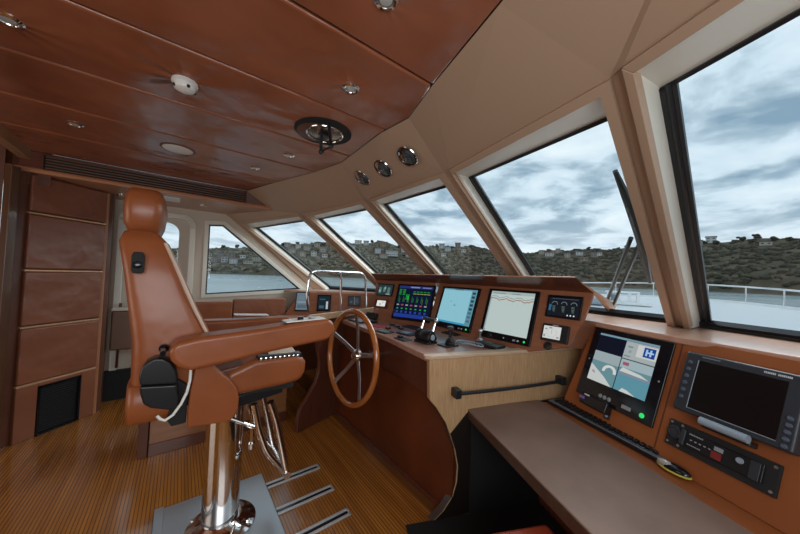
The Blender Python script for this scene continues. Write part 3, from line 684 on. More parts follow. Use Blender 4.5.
# port wing panel
QPL = Pl(PLa + V3(0, 0, -.03), (PLb - PLa))
assert QPL.N[0] < 0
pwing = thing('wing_dashboard', 'small sloping cherry instrument panel on port side behind the chrome grab rail', 'panel', PLa - V3(0, 0, 1.1))
W_ = np.linalg.norm(PLb - PLa)
obj('panel_face', MB().prism([QPL.p(-.32, -.55), QPL.p(W_ + .1, -.55), QPL.p(W_ + .1, 0), QPL.p(-.02, 0)], -QPL.N * .02), CHERRY, pwing, smooth=False)
obj('counter', MB().prism([QPL.p(-.3, -.33), QPL.p(W_, -.33), gp(2.0, .86) + V3(-.02, .06, 0), gp(1.0, .86) + V3(-.02, .06, 0)], (0, 0, -.03)), CHERRY_TOP, pwing, smooth=False)

# ================================================================== DISPLAYS
def display(name, label, pl, px, inset, cat='screen', thick=.018, graphics=(), icons=(), group=None, bez=BLACKG, scr=(0.02, 0.02, 0.03), ss=1.0, buttons=None, off=None):
    u0, u1, v0, v1 = pl.rect(px, thick if off is None else off)
    t = thing(name, label, cat, pl.p((u0 + u1) / 2, v0), group)
    mb = MB(); pl.box(mb, u0, u1, v0, v1, 0.0005, thick); obj('bezel', mb, bez, t, bevel=.004, seg=2)
    W, H = u1 - u0, v1 - v0; l, r, b, tt = inset
    a0, a1, b0, b1 = u0 + W * l, u1 - W * r, v0 + H * b, v1 - H * tt
    mats = [emis(scr, ss)]; mb = MB()
    def q(x0, y0, x1, y1, n, mi): mb.quad(pl.p(a0 + (a1 - a0) * x0, b0 + (b1 - b0) * y0, n), pl.p(a0 + (a1 - a0) * x1, b0 + (b1 - b0) * y0, n), pl.p(a0 + (a1 - a0) * x1, b0 + (b1 - b0) * y1, n), pl.p(a0 + (a1 - a0) * x0, b0 + (b1 - b0) * y1, n), mi=mi)
    mb.prism([pl.p(a0, b0, thick + .0002), pl.p(a1, b0, thick + .0002), pl.p(a1, b1, thick + .0002), pl.p(a0, b1, thick + .0002)], pl.N * .0008)
    for k, g in enumerate(graphics):
        if g[0] == 'poly':
            m_ = emis(g[1], g[3] if len(g) > 3 else ss)
            if m_ not in mats: mats.append(m_)
            mb.quad(*[pl.p(a0 + (a1 - a0) * x, b0 + (b1 - b0) * y, thick + .0012 + .00008 * k) for x, y in g[2]], mi=mats.index(m_))
        else:
            x0, y0, x1, y1, c = g[:5]; m_ = emis(c, g[5] if len(g) > 5 else ss)
            if m_ not in mats: mats.append(m_)
            q(x0, y0, x1, y1, thick + .0012 + .00008 * k, mats.index(m_))
    o = obj('screen', mb, mats, t, smooth=False)
    for (x, y, wd, hh, c, nm) in icons:   # in bezel fractions
        mb2 = MB(); cu, cv = u0 + W * x, v0 + H * y
        if nm == 'button': mb2.lathe(pl.p(cu, cv, thick - .001), pl.N, [(W * wd / 2, 0), (W * wd / 2, .003), (W * wd / 2 * .8, .004)], 14)
        else: pl.box(mb2, cu - W * wd / 2, cu + W * wd / 2, cv - H * hh / 2, cv + H * hh / 2, thick, thick + .0012)
        obj(nm, mb2, c, t, smooth=(nm == 'button'))
    t['u'] = 0; del t['u']
    t_info[t.name] = (u0, u1, v0, v1, thick)
    return t
t_info = {}
GREEN_B = mat('green_power_dot', (0.02, 0.4, 0.08), .4, emit=(0.02, 0.6, 0.12), es=1.0)
MARK = mat('pale_marking', (0.6, 0.62, 0.64), .5)
MARKD = mat('dim_marking', (0.3, 0.32, 0.34), .5)
G_ = (0.015, 0.24, 0.03); DB = (0.02, 0.035, 0.17)
gfx = [(0, .0, 1, .11, (0.015, 0.04, 0.26)), (0, .92, 1, 1, (0.02, 0.028, 0.15)), (.35, .94, .62, .98, (0.2, 0.24, 0.4)), (.70, .94, .95, .975, (0.15, 0.18, 0.4))]
rr = random.Random(3)
for i in range(4):
    gfx.append((.03, .70 + i * .05, .10, .735 + i * .05, G_)); gfx.append((.14, .70 + i * .05, .22, .735 + i * .05, G_))
for i in range(7):
    x = .05 + i * .135
    gfx.append((x, .47, x + .012, .66, G_ if i != 2 else (0.02, 0.5, 0.05))); gfx.append((x + .035, .42 + rr.random() * .1, x + .047, .60, (0.08, 0.16, 0.04)))
    gfx.append((x - .02, .36, x + .05, .40, (0.35, 0.06, 0.08) if i % 2 else (0.3, 0.3, 0.32)))
    gfx.append((x, .25, x + .05, .285, (0.02, 0.35, 0.05))); gfx.append((x, .13, x + .06, .2, (0.02, 0.05, 0.30)))
for i in range(5): gfx.append((.46 + i * .1, .80, .53 + i * .1, .83, G_)); gfx.append((.46 + i * .1, .74, .55 + i * .1, .76, (0.3, 0.32, 0.1)))
for i in range(3): gfx.append((.27 + i * .035, .55, .285 + i * .035, .72, (0.01, 0.5, 0.03)))
display('engine_monitor', 'engine monitor with green gauges on dark blue, leftmost large helm screen', CBL, ((399, 283), (436.5, 286.5), (428.5, 324), (391, 317.5)), (.05, .05, .07, .05), graphics=gfx, scr=(0.004, 0.008, 0.028))
def marks(t_y=.055):
    return [(.52, .06, .022, .022, MARK, 'marking'), (.72, .055, .05, .03, MARKD, 'marking'), (.79, .055, .03, .03, MARK, 'marking'), (.90, .06, .035, .02, GREEN_B, 'button')]
gfx = [(0, 0, 1, .05, (0.03, 0.28, 0.45)), (.86, 0, 1, 1, (0.10, 0.26, 0.33)), (.0, .965, 1, 1, (0.12, 0.3, 0.38)), (.35, .97, .6, .99, (0.02, 0.08, 0.12)), (.30, .60, .325, .64, (0.1, 0.3, 0.35)), (.40, .50, .50, .515, (0.10, 0.3, 0.36)), (.43, .52, .46, .56, (0.12, 0.32, 0.4)), (.1, .2, .12, .22, (0.25, 0.5, 0.55)), (.62, .3, .64, .315, (0.2, 0.45, 0.5))]
for i in range(8): gfx.append((.885, .10 + i * .11, .97, .16 + i * .11, (0.02, 0.05, 0.07) if i > 2 else (0.06, 0.14, 0.19)))
display('chart_plotter', 'chart plotter showing pale blue open water, middle large helm screen', CPL, ((442.5, 286), (481.5, 288.5), (468.5, 333), (434, 325.5)), (.06, .05, .13, .05), graphics=gfx, scr=(0.25, 0.52, 0.62), icons=marks())
gfx = [(0, .93, 1, 1, (0.36, 0.44, 0.42)), (.05, .945, .35, .96, (0.12, 0.2, 0.25)), (.5, .945, .7, .96, (0.15, 0.2, 0.25)), (0, .0, .03, .85, (0.25, 0.32, 0.33)), (.03, .02, .05, .04, (0.05, 0.1, 0.05))]
prev = None; xs = np.linspace(0.02, 1, 24)
for i in range(23):
    y0 = .80 + .022 * math.sin(i * .9) + .012 * math.sin(i * 2.3) - .012 * i / 10; y1 = .80 + .022 * math.sin((i + 1) * .9) + .012 * math.sin((i + 1) * 2.3) - .012 * (i + 1) / 10
    gfx.append(('poly', (0.32, 0.12, 0.09), [(xs[i], y0), (xs[i + 1], y1), (xs[i + 1], y1 + .02), (xs[i], y0 + .02)]))
    gfx.append(('poly', (0.28, 0.33, 0.30), [(xs[i], y0 + .055), (xs[i + 1], y1 + .055), (xs[i + 1], y1 + .075), (xs[i], y0 + .075)]))
    if i % 3 == 0: gfx.append((xs[i], .70 - .02 * math.sin(i), xs[i + 1], .71 - .02 * math.sin(i), (0.42, 0.50, 0.47)))
display('depth_sounder', 'depth sounder with ragged brown seabed trace, rightmost large helm screen', CPL, ((491.5, 287.8), (542.5, 292.3), (526, 348.8), (477.5, 333.3)), (.07, .07, .13, .05), graphics=gfx, scr=(0.47, 0.56, 0.54), icons=marks())
gfx = []
for i in range(3):
    cx_ = .2 + i * .31
    for a in range(10):
        t0 = math.pi * (a / 10) ; gfx.append((cx_ + .09 * math.cos(t0), .62 + .14 * math.sin(t0), cx_ + .09 * math.cos(t0) + .02, .65 + .14 * math.sin(t0), (0.25, 0.28, 0.3)))
    for j in range(5): gfx.append((cx_ - .06 + .01 * j, .50 - j * .07, cx_ + .05, .525 - j * .07, (0.14, 0.2, 0.17)))
gfx += [(.04, .25, .12, .6, (0.03, 0.12, 0.24)), (.1, .92, .95, .95, (0.05, 0.08, 0.12))] + [(.66 + i * .1, .03, .70 + i * .1, .1, (0.7, 0.75, 0.78)) for i in range(3)]
display('gauge_display', 'black display of three dials above small round-compass unit, starboard end of console', CPL, ((550.5, 293.5), (584.5, 298), (577.5, 322.5), (543, 313.6)), (.06, .05, .08, .12), graphics=gfx, scr=(0.008, 0.011, 0.016))
gfx = []
for a in range(26):
    t0 = 2 * math.pi * a / 26; gfx.append((.5 + .28 * math.cos(t0) - .012, .48 + .36 * math.sin(t0) - .015, .5 + .28 * math.cos(t0) + .012, .48 + .36 * math.sin(t0) + .015, (0.2, 0.22, 0.22)))
gfx += [(.1, .7, .22, .8, (0.2, 0.2, 0.2)), (.32, .82, .5, .9, (0.2, 0.2, 0.2)), (.05, .1, .16, .3, (0.3, 0.3, 0.3)), (.49, .4, .51, .75, (0.5, 0.1, 0.1)), (.8, .1, .95, .2, (0.25, 0.25, 0.25))]
display('autopilot_unit', 'small autopilot unit with white compass face and right-hand buttons', CPL, ((545, 322.5), (571, 327), (565, 345), (538.5, 338)), (.07, .27, .14, .14), graphics=gfx, scr=(0.62, 0.64, 0.62), bez=BLACK, thick=.022,
        icons=[(.87, .25 + i * .17, .07, .08, BLACK, 'button') for i in range(4)] + [(.5, .93, .22, .04, MARK, 'marking')])
gfx = [(.08 + i * .3, .2 + .1 * (i % 2), .26 + i * .3, .75, (0.10, 0.17, 0.16)) for i in range(3)] + [(.1, .3, .2, .5, (0.2, 0.45, 0.42)), (.45, .55, .55, .8, (0.2, 0.4, 0.35)), (.62, .08, .9, .14, (0.5, 0.52, 0.5))]
display('gauge_display', 'small black gauge display at the port end of console, above a white-lit unit', CBL, ((379, 283.2), (394.5, 284.5), (391, 297), (376, 294.5)), (.05, .05, .06, .08), graphics=gfx, scr=(0.02, 0.04, 0.045))
gfx = [(.3, .2, .5, .5, (0.35, 0.36, 0.33)), (.6, .55, .75, .8, (0.5, 0.5, 0.48))]
display('alarm_unit', 'small black framed unit with blank white face at the port end of console', CBL, ((376, 298.3), (389.2, 300), (386, 309), (373.3, 306.6)), (.18, .18, .2, .16), graphics=gfx, scr=(0.75, 0.76, 0.72), bez=CHERRY_D)
mb = MB(); u0, u1, v0, v1 = CBL.rect(((370.5, 308.5), (380, 310), (378.5, 315.5), (369, 313.5)))
CBL.box(mb, u0, u1, .002, .07, .001, .05); tag(obj('black_box', mb, BLACK, bevel=.006), 'small black box at the foot of the panel under the white-lit unit', 'box')

# CCTV / nav monitor on the wing
sky_ = (0.45, 0.55, 0.60); sea = (0.15, 0.30, 0.34)
gfx = [(0, .96, 1, 1, (0.20, 0.34, 0.42)), (.5, .62, 1, .955, (0.42, 0.48, 0.48)), (.0, .0, .485, .62, sea), (.0, .42, .485, .62, (0.36, 0.44, 0.46)), (.0, .62, .49, .955, (0.006, 0.008, 0.02)),
       (.5, .0, 1, .61, sea), (.5, .44, 1, .61, (0.38, 0.50, 0.54)), (.5, .31, 1, .345, (0.25, 0.28, 0.36)), (.5, .0, 1, .31, (0.12, 0.32, 0.40)), (.5, .60, 1, .62, (0.08, 0.10, 0.10)),
       (.70, .70, 1, .93, (0.66, 0.68, 0.66)), (.80, .73, .97, .91, (0.01, 0.06, 0.30)), (.83, .76, .86, .88, (0.4, 0.6, 0.9)), (.89, .76, .92, .88, (0.4, 0.6, 0.9)), (.86, .81, .95, .835, (0.5, 0.7, 0.9)),
       (.52, .66, .62, .68, (0.2, 0.24, 0.26)), (.55, .84, .63, .87, (0.22, 0.26, 0.28)), (.58, .74, .62, .79, (0.3, 0.34, 0.36)),
       (.54, .49, .64, .55, (0.40, 0.10, 0.14))]
gfx += [('poly', (0.62, 0.66, 0.64), [(0, 0), (.46, 0), (.30, .14), (.0, .34)]), ('poly', (0.45, 0.33, 0.33), [(.05, .17), (.12, .15), (.10, .20), (.06, .22)])]
for a in range(12):
    t0 = math.pi * a / 11; gfx.append((.35 + .10 * math.cos(t0) - .02, .27 + .10 * math.sin(t0) - .02, .35 + .10 * math.cos(t0) + .03, .27 + .10 * math.sin(t0) + .025, (0.72, 0.74, 0.72)))
gfx += [('poly', (0.66, 0.68, 0.66), [(.52, .36), (.98, .345), (.85, .40), (.56, .44)]), ('poly', (0.66, 0.68, 0.66), [(.60, .0), (.86, .0), (.72, .06), (.64, .07)])]
ic = [(.36, .09, .05, .05, MARKD, 'button'), (.42, .09, .05, .05, MARKD, 'button'), (.48, .09, .05, .05, MARKD, 'button'), (.70, .085, .11, .045, MARKD, 'marking'), (.88, .08, .055, .05, GREEN_B, 'button'), (.05, .52, .018, .02, MARKD, 'marking'), (.95, .52, .018, .02, MARKD, 'marking')]
display('camera_monitor', 'large tilted screen with split security camera views beside the keyboard', WPL, ((597, 326), (677.5, 345), (650, 422.5), (574, 394)), (.11, .13, .245, .07), graphics=gfx, scr=(0.012, 0.014, 0.03), icons=ic, thick=.014, ss=.85)
# radar set
RT = .05
u0, u1, v0, v1 = WPL.rect(((689, 348.5), (812, 381), (790, 459), (671.5, 403)), RT)
BLUEK = mat('blue_grey_knob', (0.09, 0.11, 0.15), .3)
rad = thing('radar_display', 'switched-off radar set in dark grey casing on right wing panel', 'radar', WPL.p((u0 + u1) / 2, v0))
W, H = u1 - u0, v1 - v0
mb = MB(); WPL.box(mb, u0, u1, v0, v1, .0006, RT); obj('casing', mb, GREY, rad, bevel=.010, seg=3)
mb = MB(); WPL.box(mb, u0 + W * .15, u1 - W * .12, v0 + H * .09, v1 - H * .12, RT, RT + .001); obj('screen', mb, mat('dark_screen', (0.004, 0.003, 0.003), .3), rad, smooth=False)
mb = MB()
for (a, b, c, d) in ((.143, .15, .09, .88), (.143, .88, .083, .092),): WPL.box(mb, u0 + W * a, u0 + W * b, v0 + H * c, v0 + H * d, RT, RT + .003)
obj('screen_surround', mb, GREYL, rad, smooth=False)
for i in range(6):
    mb = MB(); mb.lathe(WPL.p(u0 + W * .07, v0 + H * (.82 - i * .118), RT - .002), WPL.N, [(.0085, 0), (.0085, .007), (.006, .011)], 12); obj('knob', mb, BLUEK, rad)
for i in range(5):
    mb = MB(); mb.lathe(WPL.p(u1 - W * .06, v0 + H * (.42 - i * .09), RT - .002), WPL.N, [(.0085, 0), (.0085, .007), (.006, .011)], 12); obj('knob', mb, BLUEK, rad)
mb = MB(); mb.tube([WPL.p(u0 + W * .32, v0 - .008, RT + .012), WPL.p(u0 + W * .72, v0 - .008, RT + .012)], .016, 12); obj('visor_bar', mb, GREYL, rad, label='pale grey bar clipped to the lower edge')
mb = MB(); WPL.box(mb, u0 + W * .31, u0 + W * .72, v0 - .032, v0 - .012, .001, RT - .004); obj('lower_bracket', mb, BLACK, rad, bevel=.004)
def text(s, parent, mat_, p, U, V, size, name='lettering'):
    cu = bpy.data.curves.new(name, 'FONT'); cu.body = s; cu.size = size; cu.extrude = .0003; cu.align_x = 'LEFT'
    o = bpy.data.objects.new(name, cu); sc.collection.objects.link(o); cu.materials.append(mat_)
    M = Matrix.Identity(4); Nn = np.cross(U, V)
    for i in range(3): M[i][0], M[i][1], M[i][2] = float(U[i]), float(V[i]), float(Nn[i])
    M.translation = Vector(p - (wloc(parent) if parent else 0)); o.parent = parent; o.matrix_basis = M
    return o
mb = MB()
for i in range(14): WPL.box(mb, u0 + W * (.17 + i * .0125), u0 + W * (.177 + i * .0125), v1 - H * .062, v1 - H * .048, RT, RT + .0008)
obj('maker_line', mb, MARKD, rad, smooth=False)
mb = MB()
for i in range(16):
    if i != 7: WPL.box(mb, u0 + W * (.70 + i * .0125), u0 + W * (.708 + i * .0125), v1 - H * .075, v1 - H * .048, RT, RT + .0008)
obj('maker_line', mb, MARK, rad, smooth=False)
# rack unit under the radar
u0, u1, v0, v1 = WPL.rect(((671, 419), (784, 465), (775, 496.5), (663, 443)), .012)
rk = thing('radio_unit', 'long black radio unit with speaker dial and red label under the radar', 'radio', WPL.p((u0 + u1) / 2, v0))
W, H = u1 - u0, v1 - v0
mb = MB(); WPL.box(mb, u0, u1, v0, v1, .0006, .012); obj('faceplate', mb, BLACKM, rk, bevel=.003)
mb = MB(); WPL.box(mb, u0 + W * .16, u0 + W * .90, v0 + H * .22, v0 + H * .80, .012, .022); obj('front_unit', mb, BLACK, rk, bevel=.003)
mb = MB(); mb.lathe(WPL.p(u0 + W * .085, v0 + H * .55, .011), WPL.N, [(.027, 0), (.027, .006), (.021, .009), (.018, .004)], 24); obj('speaker_dial', mb, GREY, rk)
mb = MB(); WPL.box(mb, u0 + W * .175, u0 + W * .225, v0 + H * .22, v0 + H * .80, .022, .032); obj('selector', mb, GREY, rk, bevel=.003)
mb = MB()
for i in range(5): WPL.box(mb, u0 + W * (.27 + i * .045), u0 + W * (.29 + i * .045), v0 + H * .50, v0 + H * .54, .022, .0235)
for i in range(9): WPL.box(mb, u0 + W * (.25 + i * .016), u0 + W * (.26 + i * .016), v0 + H * .70, v0 + H * .75, .022, .0235)
for i in range(7): WPL.box(mb, u0 + W * (.25 + i * .02), u0 + W * (.262 + i * .02), v0 + H * .32, v0 + H * .36, .022, .0235)
obj('markings', mb, MARKD, rk, smooth=False)
mb = MB(); WPL.box(mb, u0 + W * .485, u0 + W * .575, v0 + H * .28, v0 + H * .52, .022, .0245); obj('red_label', mb, mat('red_label', (0.22, 0.02, 0.02), .5), rk, smooth=False)
mb = MB(); WPL.box(mb, u0 + W * .50, u0 + W * .58, v0 + H * .56, v0 + H * .70, .022, .0235); obj('badge', mb, MARKD, rk, smooth=False)
mb = MB(); mb.lathe(WPL.p(u0 + W * .72, v0 + H * .60, .021), WPL.N, [(.012, 0), (.010, .006)], 12); obj('knob', mb, GREYL, rk)
mb = MB(); WPL.box(mb, u0 + W * .80, u0 + W * .88, v0 + H * .22, v0 + H * .80, .022, .026); obj('end_key', mb, GREY, rk, bevel=.002)
for x, y in ((.03, .12), (.03, .9), (.15, .12), (.15, .9), (.96, .12), (.96, .88)):
    mb = MB(); mb.lathe(WPL.p(u0 + W * x, v0 + H * y, .012), WPL.N, [(.006, 0), (.005, .002)], 10); obj('screw', mb, STEEL, rk)
# keyboard
ka, kb = dk(1.452, 1.60, ZD), dk(1.395, .80, ZD)
ka = onz(548, 400, ZD + .02); kb = onz(663, 461, ZD + .02)
kd = nrm(kb - ka); kl = np.linalg.norm(kb - ka); kn = np.cross(V3(0, 0, 1), kd); kn = kn if kn @ N2 > 0 else -kn
kbd = thing('keyboard', 'long black keyboard with glossy keys lying along the back of the desk', 'keyboard', (ka + kb) / 2 - V3(0, 0, .02))
kbd_w = .125
mb = MB(); kz = ZD + .001
mb.prism([lowz(ka, kz), lowz(kb, kz), lowz(kb + kn * kbd_w, kz), lowz(ka + kn * kbd_w, kz)], (0, 0, .022)); obj('body', mb, mat('keyboard_glint_grey', (0.13, 0.14, 0.15), .3), kbd, bevel=.006)  # body coloured paler to paint the reflections between the black keys
fe_ = MB(); fe_.prism([lowz(ka - kn * .004, kz), lowz(kb - kn * .004, kz), lowz(kb - kn * .004, kz + .019), lowz(ka - kn * .004, kz + .019)], kn * .012); obj('front_edge', fe_, BLACK, kbd, bevel=.002)
mb = MB(); mb.tube([lowz(ka + kd * .25 + kn * .012, kz + .022), lowz(kb - kd * .08 + kn * .012, kz + .022)], .006, 8); obj('front_strip', mb, GREY, kbd)
mb = MB()
cols, rows = 20, 5
for r_ in range(rows):
    for c_ in range(cols):
        q = ka + kd * (.03 + (kl - .06) * (c_ + .5) / cols) + kn * (.026 + .0205 * r_)
        kmb = MB(); kmb.box(lowz(q, kz + .029), ((kl - .06) / cols * .72, .0135, .014), (kd, kn, V3(0, 0, 1)))
        obj('key', kmb, mat('key_black', (0.012, 0.013, 0.015), .12), kbd, bevel=.002, seg=1)
# mouse
mo = onz(671, 470, ZD + .015); md = nrm(dk(0, -1, 0)); mnn = N2
mouse = thing('computer_mouse', 'black and silver mouse with yellow-green edge at the near end of the keyboard', 'mouse', mo - V3(0, 0, .015))
ms, me_ = onz(657, 461, ZD + .01), onz(692, 480, ZD + .01); mc = (ms + me_) / 2; md = nrm(me_ - ms); mdn = np.cross(V3(0, 0, 1), md); ml = np.linalg.norm(me_ - ms)
mc[2] = ZD + .004
mb = MB(); mb.ball(mc + V3(0, 0, .006), (ml * .5, .030, .010), 20, 8, (md, mdn, V3(0, 0, 1))); obj('base', mb, mat('lime_edge', (0.55, 0.5, 0.08), .3), mouse)
mb = MB(); mb.ball(mc + V3(0, 0, .016), (ml * .48, .028, .018), 20, 10, (md, mdn, V3(0, 0, 1))); obj('shell', mb, BLACKG, mouse)
mb = MB(); mb.ball(mc - md * ml * .18 + V3(0, 0, .018) + (-mnn if True else 0) * .008, (ml * .28, .018, .018), 16, 8, (md, mdn, V3(0, 0, 1))); obj('side_panel', mb, mat('silver_plastic', (0.45, 0.43, 0.38), .3, .3), mouse)
# box of connectors behind the keyboard
cb = thing('connector_box', 'black box with a purple plug and white key behind the keyboard', 'box', WPL.p(WPL.uv(598, 406)[0], 0))
cu0, cu1, cv0, cv1 = WPL.rect(((582, 392), (608, 402), (604, 413), (577, 402)), .05)
mb = MB(); WPL.box(mb, cu0, cu1, cv0, cv1, .0006, .05); obj('body', mb, BLACKG, cb, bevel=.01)
mb = MB(); WPL.box(mb, cu0 + .01, cu0 + .035, cv0 + .028, cv0 + .043, .05, .066); obj('plug', mb, mat('purple_plug', (0.22, 0.13, 0.42), .4), cb, bevel=.002)
mb = MB(); WPL.box(mb, cu0 + .03, cu0 + .06, cv1 - .012, cv1 - .004, .045, .056); obj('white_key', mb, WHITE, cb)
u, v = WPL.uv(607.5, 416.5); mb = MB(); WPL.box(mb, u - .016, u + .016, v - .016, v + .016, .0006, .008)
sk = thing('socket', 'tiny black socket on the wing panel below the split-view screen', 'socket', WPL.p(u, v))
obj('plate', mb, BLACK, sk, bevel=.002); mb = MB(); mb.lathe(WPL.p(u, v, .008), WPL.N, [(.008, 0), (.007, .004)], 12); obj('jack', mb, GREYL, sk)

# grab bar on the oak end panel
gbn = -gSn
A_, B_ = onp(458, 394, gS + gbn * .05, gSn), onp(563, 381, gS + gbn * .05, gSn)
gb = thing('grab_bar', 'black grab bar fixed across the pale oak end panel', 'handle', (A_ + B_) / 2)
for P, nm in ((A_, 1), (B_, 2)):
    mb = MB(); mb.box(P - gbn * .018, (.04, .062, .055), (gSd, gbn, V3(0, 0, 1))); obj('end_mount', mb, BLACK, gb, bevel=.006)
mid = [A_ + (B_ - A_) * t + V3(0, 0, -.006 * math.sin(math.pi * t)) for t in np.linspace(0, 1, 12)]
mb = MB(); mb.tube(mid, .0105, 10); obj('bar', mb, GUN, gb)
# chrome rail on the port upstand
rl = thing('grab_rail', 'polished steel hoop rail above the port upstand, left of the helm screens', 'rail', gp(1.35, 1.06))
def arc(P, Q, R_, n=6): # corner rounding
    return [P * (1 - t) ** 2 + 2 * t * (1 - t) * Q + R_ * t * t for t in np.linspace(0, 1, n)]
z1 = 1.47; a0, a1, a2 = gp(.96, 1.06), gp(.955, z1), gp(1.74, z1); a3 = gp(1.74, 1.06)
ip = V3(.342, -.94, 0) * .015
path = [a0] + [gp(.93, 1.25)] + [gp(.945, z1 - .09)] + arc(gp(.945, z1 - .09), gp(.945, z1), gp(1.03, z1))[1:] + arc(gp(1.60, z1), gp(1.70, z1), gp(1.72, z1 - .10)) + [a3]
mb = MB(); mb.tube([p + ip for p in path], .0125, 12); obj('hoop', mb, CHROME, rl)
mb = MB(); mb.tube([p + ip for p in arc(gp(1.28, z1), gp(1.335, z1), gp(1.34, z1 - .08)) + [gp(1.345, 1.06)]], .0125, 12); obj('middle_post', mb, CHROME, rl)

# displays on the port wing
bl = [(.1, .1, .9, .3, (0.08, 0.12, 0.15)), (.1, .4, .9, .5, (0.2, 0.26, 0.3)), (.2, .6, .7, .8, (0.14, 0.2, 0.24))]
display('wing_display', 'leaning pale blue-grey screen at the far port end of wing panel', QPL, ((299, 290.5), (311.5, 293), (305, 312.5), (292.5, 309.5)), (.06, .06, .06, .06), graphics=bl, scr=(0.13, 0.18, 0.22))
display('wing_display', 'black handset unit with a pale slider in the middle of port wing panel', QPL, ((319, 293), (333, 296.5), (328.5, 312), (315.5, 310)), (.08, .08, .08, .08), graphics=[(.68, .05, .85, .6, (0.45, 0.5, 0.5)), (.1, .1, .5, .3, (0.05, 0.1, 0.14)), (.1, .7, .6, .8, (0.03, 0.08, 0.12))], scr=(0.01, 0.02, 0.03))
display('wing_display', 'small dark gridded unit on port wing panel nearest the helm screens', QPL, ((348.5, 295.5), (361.5, 295.8), (360, 306.2), (347.5, 305.8)), (.1, .1, .12, .12), graphics=[(.46, 0, .54, 1, (0.12, 0.13, 0.13)), (.08, .2, .3, .5, (0.06, 0.08, 0.1)), (.6, .2, .9, .8, (0.05, 0.06, 0.08))], scr=(0.03, 0.035, 0.04), bez=GREY)

# ================================================================== COUNTER ITEMS
def cz(x, y, z=ZK): return onz(x, y, z)
AX = V3(0, 1, 0)
cax = (V3(0, -1, 0), V3(1, 0, 0), V3(0, 0, 1))
def slab(name, label, cat, c, size, m, h=.01, yaw=0, parts=(), bevel=.003, group=None):
    c_, s_ = math.cos(yaw), math.sin(yaw); ax = (V3(c_, s_, 0), V3(-s_, c_, 0), V3(0, 0, 1))
    t = thing(name, label, cat, (c[0], c[1], ZK), group)
    mb = MB(); mb.box((c[0], c[1], ZK + .0006 + h / 2), (size[0], size[1], h), ax); obj('base', mb, m, t, bevel=bevel, seg=2)
    for (nm, dx, dy, sx, sy, sz, mm) in parts:
        mb = MB(); q = V3(c[0], c[1], 0) + ax[0] * dx + ax[1] * dy; mb.box((q[0], q[1], ZK + h + sz / 2), (sx, sy, sz), ax); obj(nm, mb, mm, t, bevel=min(.003, sz * .3), seg=1)
    return t
# twin throttle head
tc_ = cz(427, 345); tX, tY = 1.465, 1.575
th = thing('throttle_control', 'chunky black throttle drum with chrome T-bar lever at the console edge', 'throttle', (tX, tY, ZK))
zc_ = ZK + .048
mb = MB(); mb.lathe((tX, tY + .075, zc_), (0, -1, 0), [(.038, 0), (.047, .006), (.047, .05), (.045, .054), (.047, .058), (.047, .142), (.042, .150)], 28); obj('drum', mb, BLACK, th)
mb = MB(); mb.lathe((tX, tY - .074, zc_), (0, -1, 0), [(.041, 0), (.041, .004), (.031, .004), (.031, .001)], 28); obj('end_ring', mb, CHROME, th)
mb = MB(); mb.lathe((tX, tY - .072, zc_), (0, -1, 0), [(.022, 0), (.020, .007), (.010, .009)], 20); obj('end_cap', mb, GREYL, th)
mb = MB(); mb.box((tX, tY, ZK + .008), (.10, .15, .015)); obj('base', mb, BLACK, th, bevel=.004)
tX2 = tX + .04
for dy in (.062, -.062):
    mb = MB(); mb.tube([(tX + .01, tY + dy, zc_ + .03), (tX2 - .005, tY + dy, zc_ + .10), (tX2, tY + dy, zc_ + .115)], [.010, .008, .012], 10); obj('lever_arm', mb, CHROME, th)
mb = MB(); mb.tube([(tX2, tY + .07, zc_ + .118), (tX2, tY - .06, zc_ + .118)], .013, 12); obj('grip', mb, GREY, th)
mb = MB(); mb.ball((tX2, tY - .07, zc_ + .118), .016); mb.ball((tX2, tY + .07, zc_ + .118), .013); obj('grip_end', mb, CHROME, th)
# joystick
j = cz(449, 346); jX, jY = j[0] + .01, j[1]
jy = thing('joystick', 'black joystick with rubber boot beside the throttle drum', 'joystick', (jX, jY, ZK))
mb = MB(); mb.box((jX - .01, jY + .01, ZK + .005), (.12, .10, .009)); obj('base', mb, BLACK, jy, bevel=.003)
mb = MB(); mb.lathe((jX, jY, ZK + .009), (0, 0, 1), [(.034, 0), (.036, .01), (.030, .02), (.032, .026), (.024, .036), (.014, .046)], 20); obj('boot', mb, BLACK, jy)
mb = MB(); mb.tube([(jX, jY, ZK + .04), (jX - .002, jY, ZK + .09), (jX, jY, ZK + .115)], [.012, .010, .016], 12); obj('shaft', mb, BLACK, jy)
mb = MB(); mb.lathe((jX, jY, ZK + .108), (0, 0, 1), [(.010, 0), (.023, .008), (.025, .022), (.020, .030)], 18); obj('knob', mb, GREY, jy)
# key pads and switch panels: (pixel, size x, size y, yaw, height, material, label)
slab('keypad', 'flat black keypad with grey keys behind the wheel, before the engine screen', 'keypad', cz(413, 328), (.11, .20), BLACK, .010, 0, [('key', -.03, -.07 + i * .035, .03, .02, .004, GREY) for i in range(5)])
slab('control_pad', 'low grey touch panel lying between wheel and throttle drum', 'control panel', cz(408, 334), (.13, .17), GREY, .010, .1, [('touch_pad', 0, .02, .07, .09, .002, GREYL)])
slab('trackpad', 'small black trackpad plate near counter edge left of the throttle drum', 'control panel', cz(403, 339.5), (.08, .13), GREY, .008, 0, [('trackball', .0, .035, .03, .04, .016, BLACK)])
slab('keypad', 'flat black keypad on the counter below the chart plotter', 'keypad', cz(452, 334), (.10, .16), BLACK, .010, 0, [('key', 0, -.05 + i * .033, .02, .02, .004, GREY) for i in range(4)])
slab('control_pad', 'thin black panel nearest the wheel rim on pink cloth', 'control panel', cz(384, 332), (.10, .16), BLACK, .008, .1, [('key', 0, -.04 + i * .04, .05, .015, .004, GREYL) for i in range(3)])
